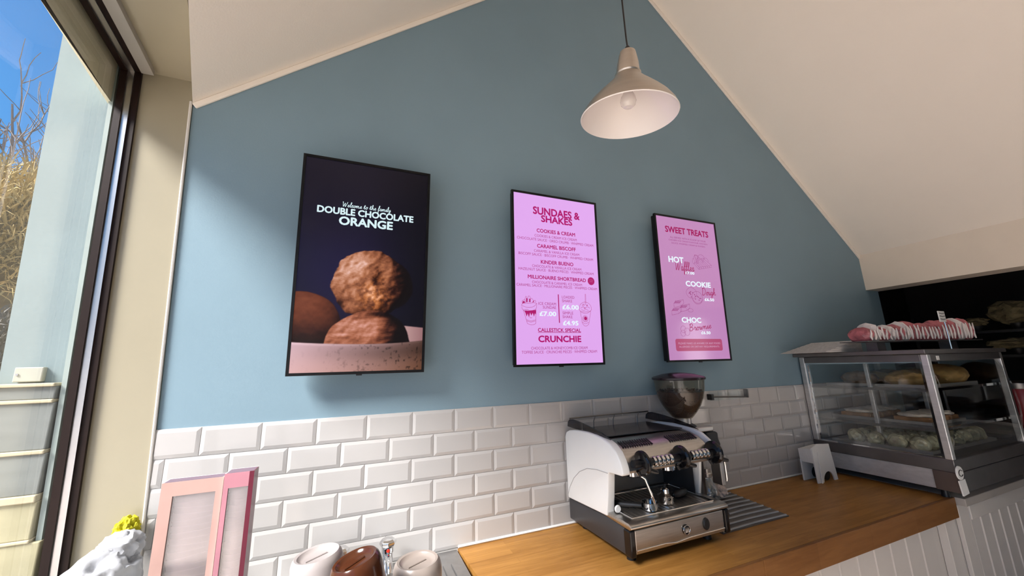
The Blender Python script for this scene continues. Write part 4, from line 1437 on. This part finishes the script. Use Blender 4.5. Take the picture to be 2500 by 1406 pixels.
mt = thing('ribbed_mat', 'dark grey ribbed drip mat on the worktop right of the machine', 'drip mat', (2.06, -0.23, 0.898))
M_MAT = mat('mat_grey', (0.10, 0.095, 0.09), 0.45, var=.15)
M_MATR = mat('mat_rib', (0.30, 0.285, 0.27), 0.3, 0.6, var=.15)
mat_l, mat_r = lambda y: 1.80, lambda y: 2.26 + (y + .425) * .15
MB().prism([(1.80, -.428), (2.285, -.428), (2.335, -.045), (2.015, -.045), (2.015, -.295), (1.80, -.295)], 2, .8982, .903).build('sheet', M_MAT, mt)
for i in range(9):
    f = i / 8
    y = -.418 + f * .36
    x0 = 1.81 if y < -.305 else 2.025
    x1 = 2.277 + f * .05
    MB().tube([(x0, y, .904), ((x0 + x1) / 2, y + .004, .905), (x1, y, .904)], .0058, 6).build('rib', M_MATR, mt, smooth=True)

wr = thing('wall_rail', 'thin dark rail with black bracket on the tiles beside the grinder', 'rail', (2.47, -0.03, 1.46))
MB().tube([(2.30, -.032, 1.474), (2.645, -.032, 1.457)], .0045, 8).build('rod', M_STEELD, wr)
MB().box(2.288, 2.312, -.046, -.0105, 1.455, 1.492).build('bracket', M_BLACK, wr, bevel=.003)
MB().box(2.638, 2.650, -.040, -.0105, 1.452, 1.508).build('bracket', M_STEELD, wr, bevel=.002)
MB().box(2.312, 2.638, -.014, -.0105, 1.447, 1.506).build('clear_sleeve', M_CGLASS, wr)

# ================================================================== DISPLAY CASE
CX0, CX1, CY0, CY1 = 3.30, 4.33, -0.727, -0.014
ca = thing('display_case', 'glass-sided steel display case of cakes at the end of the worktop', 'display case', (3.81, -0.37, 0.898))
M_CASE = mat('case_steel', (0.66, 0.645, 0.63), 0.42, 0.85, var=0.12, scale=7, stretch=(1, 1, 6))
M_CASED = mat('case_dark_steel', (0.17, 0.16, 0.158), 0.42, 0.7, var=0.12, scale=7)
M_CASEL = mat('case_light_panel', (0.62, 0.63, 0.65), 0.35, 0.5, var=0.08, scale=9, stretch=(1, 3, 8))
for x in (CX0 + .06, CX1 - .06):
    for y in (CY0 + .09, CY1 - .06):
        MB().lathe([(.020, 0), (.017, .02), (.015, .05)], (x, y, .8982), 14, cap0=True, cap1=True).build('foot', M_BLACK, ca, smooth=True)
MB().box(CX0 + .012, CX1 - .012, CY0 + .03, CY1, .945, 1.050).build('plinth', M_CASEL, ca, bevel=.003)
MB().box(CX0, CX1, CY0, CY1, 1.050, 1.118).build('base_tray', M_CASED, ca, bevel=.004)
MB().box(CX0 + .004, CX1 - .004, CY0 - .004, CY0 + .03, .945, 1.049).build('front_rail', M_CASED, ca, bevel=.004)
MB().box(CX0 - .003, CX0 + .05, CY0 - .006, CY0 + .10, .945, 1.050).build('corner_block', mat('case_brown_steel', (.14, .11, .10), .4, .6), ca, bevel=.003)
for x in (CX0, CX1 - .034):
    for y in (CY0, CY1 - .034):
        MB().box(x, x + .034, y, y + .034, 1.118, 1.712).build('post', M_CASE, ca, bevel=.004)
mb = MB()
mb.box(CX0 + .034, CX1 - .034, CY0, CY0 + .034, 1.668, 1.712).box(CX0 + .034, CX1 - .034, CY1 - .034, CY1, 1.668, 1.712)
mb.box(CX0, CX0 + .034, CY0 + .034, CY1 - .034, 1.668, 1.712).box(CX1 - .034, CX1, CY0 + .034, CY1 - .034, 1.668, 1.712)
mb.build('top_frame', M_CASED, ca, bevel=.003)
MB().box(CX0 - .07, CX1 + .02, CY0 - .02, CY1, 1.713, 1.740).build('top_panel', M_CASED, ca, bevel=.005)
MB().box(CX0 + .014, CX0 + .020, CY0 + .034, CY1 - .034, 1.118, 1.668).build('side_pane', M_CGLASS, ca)
MB().box(CX1 - .020, CX1 - .014, CY0 + .034, CY1 - .034, 1.118, 1.668).build('side_pane', M_CGLASS, ca)
# bowed front pane
n = 14
vs, fs = [], []
for i in range(n + 1):
    t = i / n
    z = 1.120 + t * .55
    y = CY0 + .012 - .045 * math.sin(PI * min(1, t * 1.0)) * (1 - .3 * t)
    vs += [(CX0 + .034, y, z), (CX1 - .034, y, z), (CX0 + .034, y + .005, z), (CX1 - .034, y + .005, z)]
for i in range(n):
    a, b = 4 * i, 4 * i + 4
    fs += [(a, a + 1, b + 1, b), (a + 2, b + 2, b + 3, a + 3), (a, b, b + 2, a + 2), (a + 1, a + 3, b + 3, b + 1)]
MB().add(vs, fs).build('front_pane', M_CGLASS, ca, smooth=True)
mb = MB()
for z0, z1, y0, y1 in ((1.118, 1.126, CY0 + .034, CY1 - .034), (1.660, 1.668, CY0 + .034, CY1 - .034)):
    mb.box(CX0 + .006, CX0 + .022, y0, y1, z0, z1)
for y in (CY0 + .034, CY1 - .046):
    mb.box(CX0 + .006, CX0 + .022, y, y + .012, 1.126, 1.660)
mb.build('pane_trim', M_CHROME, ca)
# inner uprights and glass shelves
for x in (CX0 + .16, CX1 - .16):
    MB().box(x, x + .022, -.352, -.330, 1.118, 1.668).build('shelf_upright', M_CASE, ca, bevel=.002)
for z in (1.262, 1.492):
    s = MB().box(CX0 + .04, CX1 - .04, CY0 + .06, CY1 - .04, z, z + .008).build('shelf', M_CGLASS, ca)
    MB().box(CX0 + .04, CX1 - .04, CY0 + .05, CY0 + .06, z - .004, z + .012).build('shelf_edge', M_CHROME, s)
    MB().box(CX0 + .032, CX0 + .04, CY0 + .05, CY1 - .04, z - .004, z + .012).build('shelf_edge', M_STEELD, s)
MB().box(CX0 + .10, CX0 + .13, CY0 - .003, CY0 + .0, 1.675, 1.70).build('switch_plate', M_WPLAST, ca)
# price tag clipped on the corner
tg = thing('price_tag', 'white tag with a round top clipped on the lower corner of the case', 'tag', (3.30, -0.74, 0.94))
mb = MB().prism([(3.283, .938), (3.352, .944), (3.340, 1.020), (3.272, 1.016)], 1, -.7395, -.7335)
mb.build('card', M_WPLAST, tg)
MB().lathe([(0, .007), (.034, .007), (.036, .004), (.036, 0)], (3.303, -.7335, 1.055), 24, (0, -1, 0)).build('disc', M_WPLAST, tg, smooth=True)
MB().tube([(3.303 + .022 * math.cos(a * PI / 10), -.742, 1.055 + .016 * math.sin(a * PI / 10)) for a in range(2, 19)], .002, 5).build('ring_mark', M_CHAR, tg)

# ---- food inside: trays and cakes
M_CAKE = mat('brown_cake', (0.34, 0.17, 0.075), 0.45, var=.45, scale=14, bump=.3, bscale=40)
M_GOLD = mat('golden_bake', (0.60, 0.36, 0.13), 0.4, var=.4, scale=14, bump=.3, bscale=40)
M_OLIV = mat('wrapped_slice', (0.50, 0.46, 0.31), 0.14, 0.15, var=.5, scale=16, bump=.6, bscale=18)
M_CREAMC = mat('cream_topping', (0.80, 0.72, 0.62), 0.35, var=.25, scale=18, bump=.3, bscale=30)
M_TRAY = mat('food_tray', (0.45, 0.43, 0.41), 0.4, 0.6)


def tray(x0, x1, y0, y1, z, label):
    t = thing('food_tray', label, 'tray', ((x0 + x1) / 2, (y0 + y1) / 2, z))
    MB().box(x0, x1, y0, y1, z, z + .004).build('tray_base', M_TRAY, t)
    mb = MB()
    mb.box(x0, x1, y0, y0 + .006, z + .004, z + .018).box(x0, x1, y1 - .006, y1, z + .004, z + .018)
    mb.box(x0, x0 + .006, y0 + .006, y1 - .006, z + .004, z + .018).box(x1 - .006, x1, y0 + .006, y1 - .006, z + .004, z + .018)
    mb.build('tray_lip', M_TRAY, t)
    return t


tray(3.37, 3.77, -.62, -.10, 1.1185, 'shallow steel tray of wrapped slices on the case floor, nearer the worktop')
tray(3.80, 4.25, -.62, -.10, 1.1185, 'shallow steel tray on the case floor, further from the worktop')
tray(3.50, 3.95, -.60, -.06, 1.2705, 'shallow steel tray on the middle glass shelf')
tray(3.50, 4.20, -.62, -.06, 1.5005, 'shallow steel tray on the top glass shelf')
ORD = ('first', 'second', 'third', 'fourth', 'fifth', 'sixth', 'seventh', 'eighth', 'ninth', 'tenth', 'eleventh', 'twelfth', 'thirteenth', 'fourteenth', 'fifteenth')
k = 0
for x in (3.43, 3.53, 3.63, 3.72, 3.87, 3.98, 4.09, 4.19):
    for y in (-.55, -.44, -.33, -.22):
        k += 1
        o = MB().lump((x, y, 1.1578), (.040, .043, .046), 3, .18, 2.0, k * 1.7, True, True).build('wrapped_slice', M_OLIV, None, smooth=False)
        tag(o, 'glossy wrapped slice on the case floor, %s from the worktop end, %s row' % (ORD[(k - 1) // 4], ('front', 'second', 'third', 'back')[(k - 1) % 4]), 'cake slice', 'wrapped slices on the case floor')
k = 0
for x, y in ((3.57, -.50), (3.70, -.50), (3.84, -.50), (3.57, -.20), (3.72, -.20), (3.86, -.20)):
    k += 1
    o = thing('tray_bake', 'brown tray bake with pale topping on the middle shelf, %s row, %s' % ('front' if y < -.3 else 'back', ('left', 'middle', 'right')[(k - 1) % 3]), 'tray bake', (x, y, 1.275), 'tray bakes on the middle shelf')
    MB().box(x - .055, x + .055, y - .09, y + .09, 1.2747, 1.312).build('sponge', M_CAKE, o, bevel=.006)
    MB().lump((x, y, 1.322), (.054, .088, .018), 3, .18, 3.0, k * 2.1, False, True).build('topping', M_CREAMC, o)
k = 0
for x, y, sx, sz, m_ in ((3.62, -.48, .085, .058, M_GOLD), (3.80, -.46, .075, .062, M_CAKE), (4.03, -.52, .15, .078, M_GOLD), (3.66, -.20, .08, .055, M_CAKE), (3.85, -.20, .08, .052, M_GOLD), (4.06, -.20, .085, .055, M_CAKE)):
    k += 1
    where = 'front' if y < -.3 else 'back'
    which = ('left', 'middle', 'right')[(k - 1) % 3]
    o = MB().lump((x, y, 1.5052 + sz * .76), (sx, .11, sz), 4, .10, 2.5, k * 3.3, False, True).build('loaf_cake', m_, None, smooth=True)
    tag(o, 'baked loaf cake on the top shelf of the case, %s row, %s' % (where, which), 'loaf cake', 'loaf cakes on the top shelf')

# ---- on top of the case
cl = thing('paper_stack', 'grey-white wedge of folded paper at the back corner on top of the case', 'paper stack', (3.30, -0.15, 1.7405))
for i in range(7):
    xa, za, zb = 3.05 + .058 * i, 1.7412 + i * .0115, 1.7412 + i * .0115 + .0105
    MB().hexa([(xa, -.33, za), (3.50, -.33, za), (xa, -.04, za), (3.50, -.04, za), (xa + .03, -.33, zb), (3.50, -.33, zb), (xa + .03, -.05, zb), (3.50, -.05, zb)]).build('sheet', mat('paper_grey', (.56, .54, .53), .6, var=.12, scale=14, stretch=(1, 6, 6)), cl)
M_PW = mat('packet_white', (.78, .72, .70), .14, var=.12, scale=20, bump=.5, bscale=24)
M_PP = mat('packet_pink', (.50, .15, .17), .16, var=.35, scale=16, bump=.5, bscale=24)
rp_ = random.Random(21)
NP = 15
pt = thing('serving_tray', 'long dark serving tray under the pink packets on the case', 'tray', (3.8, -.44, 1.7405))
mb = MB()
a0, a1 = Vector((3.31, -.425)), Vector((4.26, -.575))
dr_ = (a1 - a0).normalized()
nn = Vector((-dr_.y, dr_.x)) * .085
mb.prism([tuple(a0 - nn - dr_ * .08), tuple(a1 - nn + dr_ * .06), tuple(a1 + nn + dr_ * .06), tuple(a0 + nn - dr_ * .08)], 2, 1.801, 1.807)
mb.build('plate', M_CASED, pt)
for q in (.12, .85):
    c = a0.lerp(a1, q)
    MB().box(c.x - .05, c.x + .05, c.y - .03, c.y + .03, 1.7407, 1.801).build('riser', M_CASED, pt)
for i in range(NP):
    c = a0.lerp(a1, i / (NP - 1))
    h = .085 + .045 * (i / NP) + rp_.uniform(-.012, .012)
    t = thing('wrapped_packet', 'cellophane packet in the row on top of the case, %s from the paper wedge' % ORD[i], 'packet', (c.x, c.y, 1.8075), 'pink and white packets on the display case')
    rot = Matrix.Rotation(math.atan2(dr_.y, dr_.x) + rp_.uniform(-.12, .12), 4, 'Z')

    def prt(nm, size, dz, m_, seed):
        mb = MB().lump((0, 0, 0), size, 3, .16, 2.4, seed, True, True)
        mb.v = [tuple(rot @ Vector(v) + Vector((c.x, c.y, 1.8075 + dz + size[2] * .75))) for v in mb.v]
        mb.build(nm, m_, t)
    prt('wrapper', (.028, .070, h * .66), .0005, M_PP if i % 2 == 0 or rp_.random() < .35 else M_PW, i * 1.3)
    mb = MB()
    for sgn in (-1, 1):
        pts = [rot @ Vector((sgn * .018 + rp_.uniform(-.006, .006), -.072 + rp_.uniform(-.002, .004), z * h)) + Vector((c.x, c.y, 1.8085)) for z in (.06, .3, .6, .9)]
        mb.tube(pts, [.004, .007, .006, .003], 6)
    mb.build('label_strip', M_PW, t)
sg = thing('price_sign', 'small white sign standing on top of the pink packets', 'sign', (3.86, -.64, 1.7405))
sx_, sy_ = 3.86, -.64
MB().cyl((sx_ + .028, sy_, 1.7405), (sx_ + .028, sy_, 1.935), .004, 8).build('stem', M_CHROME, sg)
MB().box(sx_ - .045, sx_ + .045, sy_ - .006, sy_, 1.925, 2.000).build('plate', M_WPLAST, sg, bevel=.008)
for z in (1.945, 1.965, 1.985):
    MB().tube([(sx_ - .036, sy_ - .0075, z), (sx_, sy_ - .0075, z - .003), (sx_ + .030, sy_ - .0075, z + .001)], .002, 5).build('mark', M_BLACK, sg)

# ---- white dispenser in front of the case
wd = thing('napkin_holder', 'white folded napkin holder standing on the worktop before the case', 'napkin holder', (3.09, -.17, .898))
mb = MB()
pr = []
for i in range(11):
    a = PI * i / 10
    pr.append((3.105 - .052 * math.cos(a), .905 + .058 * math.sin(a)))
poly = [(2.985, .8985), (2.975, 1.115), (3.04, 1.138), (3.165, 1.128), (3.20, .8985)] + [(3.105 + .058 * math.cos(PI * i / 10), .8985 + .062 * math.sin(PI * i / 10)) for i in range(11)]
mb.prism(poly, 1, -.185, -.175)
mb.build('front_plate', M_WPLAST, wd, bevel=.002)
MB().hexa([(2.982, -.176, 1.02), (3.195, -.176, 1.02), (2.99, -.09, 1.02), (3.185, -.09, 1.02), (2.976, -.176, 1.112), (3.168, -.176, 1.122), (2.985, -.09, 1.10), (3.16, -.09, 1.11)]).build('napkins', mat('napkin_white', (.74, .74, .73), .8, var=.06, scale=30, stretch=(1, 12, 1)), wd)
MB().box(2.985, 3.198, -.10, -.09, .8985, 1.03).build('rear_plate', M_WPLAST, wd, bevel=.002)
MB().cyl((3.105, -.174, .938), (3.105, -.102, .938), .034, 20).build('roller', M_BLACK, wd, smooth=True)
MB().prism([(3.012, .8985), (3.022, .8985), (3.018, 1.09)], 1, -.192, -.187).build('spike', M_WPLAST, wd)

# ================================================================== SINK SIDE: CARTONS, BAG, CLOTH
M_PINKC = mat('pink_carton', (.52, .33, .29), .32, var=.12, scale=5)
M_PINKD = mat('maroon_carton', (.13, .010, .030), .28, var=.12)
M_PINKE = mat('pink_carton_deep', (.50, .22, .27), .3, var=.10)
M_CUPW = mat('stacked_wafer_cup', (.52, .44, .42), .25, var=.10, scale=22)
M_FILM = glass_mat('carton_film', (.95, .93, .94), .14, .10, .18, (.55, .50, .52))


def carton(label, x0, x1, y0, y1, z1, m_side, fr, fr_r, topb, ncup, mfront, mright):
    z0 = .8985
    t = thing('cone_carton', label, 'carton', ((x0 + x1) / 2, (y0 + y1) / 2, z0), 'pink cartons on the sink drainer')
    th = .003
    mb = MB()
    mb.box(x0, x1, y1 - th, y1, z0, z1)
    mb.box(x0, x0 + th, y0, y1 - th, z0, z1)
    mb.box(x0, x1, y0, y1 - th, z0, z0 + th)
    mb.build('carton_back', M_WPLAST, t)
    MB().box(x1 - th, x1, y0, y1 - th, z0 + th, z1).build('carton_side', m_side, t)
    MB().box(x0 + th, x1 - th, y0 + th, y1 - th, z1 - th, z1).build('carton_lid', mat('carton_top_dark', (.18, .12, .16), .4), t)
    mb = MB()
    mb.box(x0, x0 + fr, y0 - th, y0, z0, z1).box(x0 + fr, x1 - fr_r, y0 - th, y0, z1 - topb, z1).box(x0 + fr, x1 - fr_r, y0 - th, y0, z0, z0 + .03)
    mb.build('window_frame', mfront, t)
    MB().box(x1 - fr_r, x1, y0 - th, y0, z0, z1).build('edge_strip', mright, t)
    MB().box(x0 + fr - .002, x1 - fr_r + .002, y0 + .001, y0 + .0025, z0 + .03, z1 - topb + .002).build('film', M_FILM, t)
    cx, rx = (x0 + fr + x1 - fr_r) / 2, (x1 - fr_r - x0 - fr) / 2 + .003
    ry = (y1 - y0) / 2 - .006
    cy = (y0 + y1) / 2
    rnd_ = random.Random(int(x1 * 1000))
    for i in range(ncup):               # nested oval wafer cups, rim over rim
        z = z0 + .006 + i * (z1 - topb * .6 - z0 - .045) / ncup
        mb = MB().lathe([(.86, 0), (.97, .030), (1, .032), (1, .036), (.94, .036)], (0, 0, 0), 24)
        ox, tl = rnd_.uniform(-.002, .002), rnd_.uniform(-.10, .10)
        mb.v = [(cx + ox + vx * rx, cy + vy * ry, z + vz + vx * rx * tl) for vx, vy, vz in mb.v]
        mb.build('cup', M_CUPW, t, smooth=True)
    return t


carton('wide pink windowed carton of nested wafer cups beside the window', -.386, -.230, -.325, -.275, 1.386, M_PINKC, .030, .018, .040, 24, M_PINKC, M_PINKC)
carton('narrow pink windowed carton with a maroon edge beside the wide one', -.226, -.146, -.335, -.275, 1.396, M_PINKD, .013, .013, .044, 24, M_PINKE, M_PINKD)

bag = thing('plastic_bag', 'crumpled white plastic bag standing on the window sill', 'plastic bag', (-.565, -.17, .9305))
mb = MB().lump((-.575, -.175, 1.040), (.105, .088, .128), 5, .16, 1.9, 5.5, True, False, 2)
mb.v = [(x, y, max(z + (x + .575) * .35, .9308)) for x, y, z in mb.v]
mb.build('bag_body', mat('white_polythene', (.42, .43, .45), .25, var=.04, scale=12, bump=.4, bscale=20), bag, smooth=True, auto=math.radians(60))
mb = MB().lump((-.525, -.160, 1.175), (.050, .040, .040), 4, .28, 1.8, 9.1, True, False, 2)
mb.build('bag_handle', MATS['white_polythene'], bag, smooth=True, auto=math.radians(60))
yd = thing('yellow_duster', 'bright yellow duster poking up behind the white bag', 'duster', (-.560, -.045, .9305))
MB().cyl((-.560, -.045, .9307), (-.560, -.045, 1.17), .006, 8).build('handle', M_WPLAST, yd)
MB().lump((-.562, -.045, 1.188), (.026, .022, .034), 4, .5, 2.6, 2.2, True, False).build('head', mat('yellow_cloth', (.58, .53, .015), .7, var=.2, scale=30), yd)

# ================================================================== SERVING COUNTER AND SAUCE BOTTLES (foreground)
sc = thing('serving_counter', 'narrow white serving counter carrying the sauce bottles', 'counter', (.1, -1.25, 0))
MB().box(-.12, .33, -1.42, -1.00, 0, 1.165).build('body', M_BOARD, sc)
MB().box(-.14, .35, -1.44, -.98, 1.1655, 1.2).build('top', M_WPLAST, sc, bevel=.004)


def bottle(label, top, r, tilt_x, m_, seed, h=.21):
    """squeeze bottle standing on its cap, base upwards"""
    rt = Matrix.Rotation(tilt_x, 4, 'Y')
    axis = rt @ Vector((0, 0, 1))
    foot_z = 1.2008
    L_ = (top[2] - foot_z) / axis.z - r * abs(axis.x) * .25
    foot = Vector(top) - axis * L_
    t = thing('sauce_bottle', label, 'bottle', (foot.x, foot.y, foot_z), 'upturned sauce bottles on the serving counter')
    body = [(0.0, L_ - .0065), (r * .55, L_ - .0065), (r * .66, L_ - .005), (r * .74, L_ - .001), (r * .84, L_), (r * .93, L_ - .004), (r * .985, L_ - .011), (r, L_ - .022), (r, .075), (r * .95, .062), (r * .55, .042), (r * .45, .036)]
    MB().lathe(body, foot, 40, axis).build('bottle_body', m_, t, smooth=True)
    b = MB().lathe([(r * .62, .012), (r * .62, .040), (r * .45, .044)], foot, 28, axis, cap0=True).build('cap', M_WPLAST, t, smooth=True)
    mb = MB()
    a = axis.orthogonal().normalized()
    p0 = foot + axis * (L_ - .0055)
    d_ = (rt @ Vector((.9, .45, 0))).normalized()
    mb.tube([p0 - d_ * r * .45, p0 + d_ * r * .40], .0012, 6)
    mb.build('mould_seam', m_, t)
    return t


M_SQW = mat('milky_bottle', (.36, .325, .315), .30, var=.04, scale=12)
M_SQB = mat('chocolate_bottle', (.060, .018, .007), .16, var=.12, scale=8)
M_SQC = mat('beige_bottle', (.27, .23, .205), .30, var=.05, scale=12)
bottle('milky white upturned sauce bottle, leftmost of three', (.105, -1.128, 1.423), .0390, -.10, M_SQW, 1)
bottle('brown chocolate sauce bottle leaning left between two pale bottles', (.161, -1.215, 1.440), .0362, -.24, M_SQB, 2)
bottle('beige upturned sauce bottle, rightmost of three', (.262, -1.150, 1.392), .0405, -.02, M_SQC, 3)

# ================================================================== THINGS IN THE DARK KITCHEN
ks = thing('kitchen_shelf', 'dark shelf unit deep in the unlit kitchen', 'shelf', (6.1, -.35, 0))
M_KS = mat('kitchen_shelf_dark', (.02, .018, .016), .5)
for z in (1.66, 1.90):
    MB().box(5.95, 6.25, -.95, .30, z, z + .025).build('shelf_board', M_KS, ks)
for y in (-.95, .275):
    MB().box(5.95, 6.25, y, y + .025, 0.0, 2.1).build('upright', M_KS, ks)
M_KP = mat('dried_flower', (.20, .16, .08), .8, var=.4, scale=20)
for y, z, sy, sz, lab in ((-.40, 1.926, .13, .15, 'pale dried bunch in a pot, topmost in the dark kitchen'), (-.14, 1.926, .07, .06, 'small pale heap on the dark kitchen shelf'), (-.36, 1.686, .15, .07, 'low pale heap on the lower kitchen shelf')):
    t = thing('dried_bunch', lab, 'dried plant', (6.08, y, z))
    MB().lathe([(.03, 0.0), (.045, .05), (.045, .06), (.0, .055)], (6.08, y, z + .0005), 16, cap0=True).build('pot', M_KS, t, smooth=True)
    MB().lump((6.08, y, z + .05 + sz * .8), (.08, sy, sz * .6), 3, .45, 3.0, y * 9, True, False).build('foliage', M_KP, t)
kt = thing('kitchen_counter', 'dark low counter in the unlit kitchen', 'counter', (5.1, -.5, 0))
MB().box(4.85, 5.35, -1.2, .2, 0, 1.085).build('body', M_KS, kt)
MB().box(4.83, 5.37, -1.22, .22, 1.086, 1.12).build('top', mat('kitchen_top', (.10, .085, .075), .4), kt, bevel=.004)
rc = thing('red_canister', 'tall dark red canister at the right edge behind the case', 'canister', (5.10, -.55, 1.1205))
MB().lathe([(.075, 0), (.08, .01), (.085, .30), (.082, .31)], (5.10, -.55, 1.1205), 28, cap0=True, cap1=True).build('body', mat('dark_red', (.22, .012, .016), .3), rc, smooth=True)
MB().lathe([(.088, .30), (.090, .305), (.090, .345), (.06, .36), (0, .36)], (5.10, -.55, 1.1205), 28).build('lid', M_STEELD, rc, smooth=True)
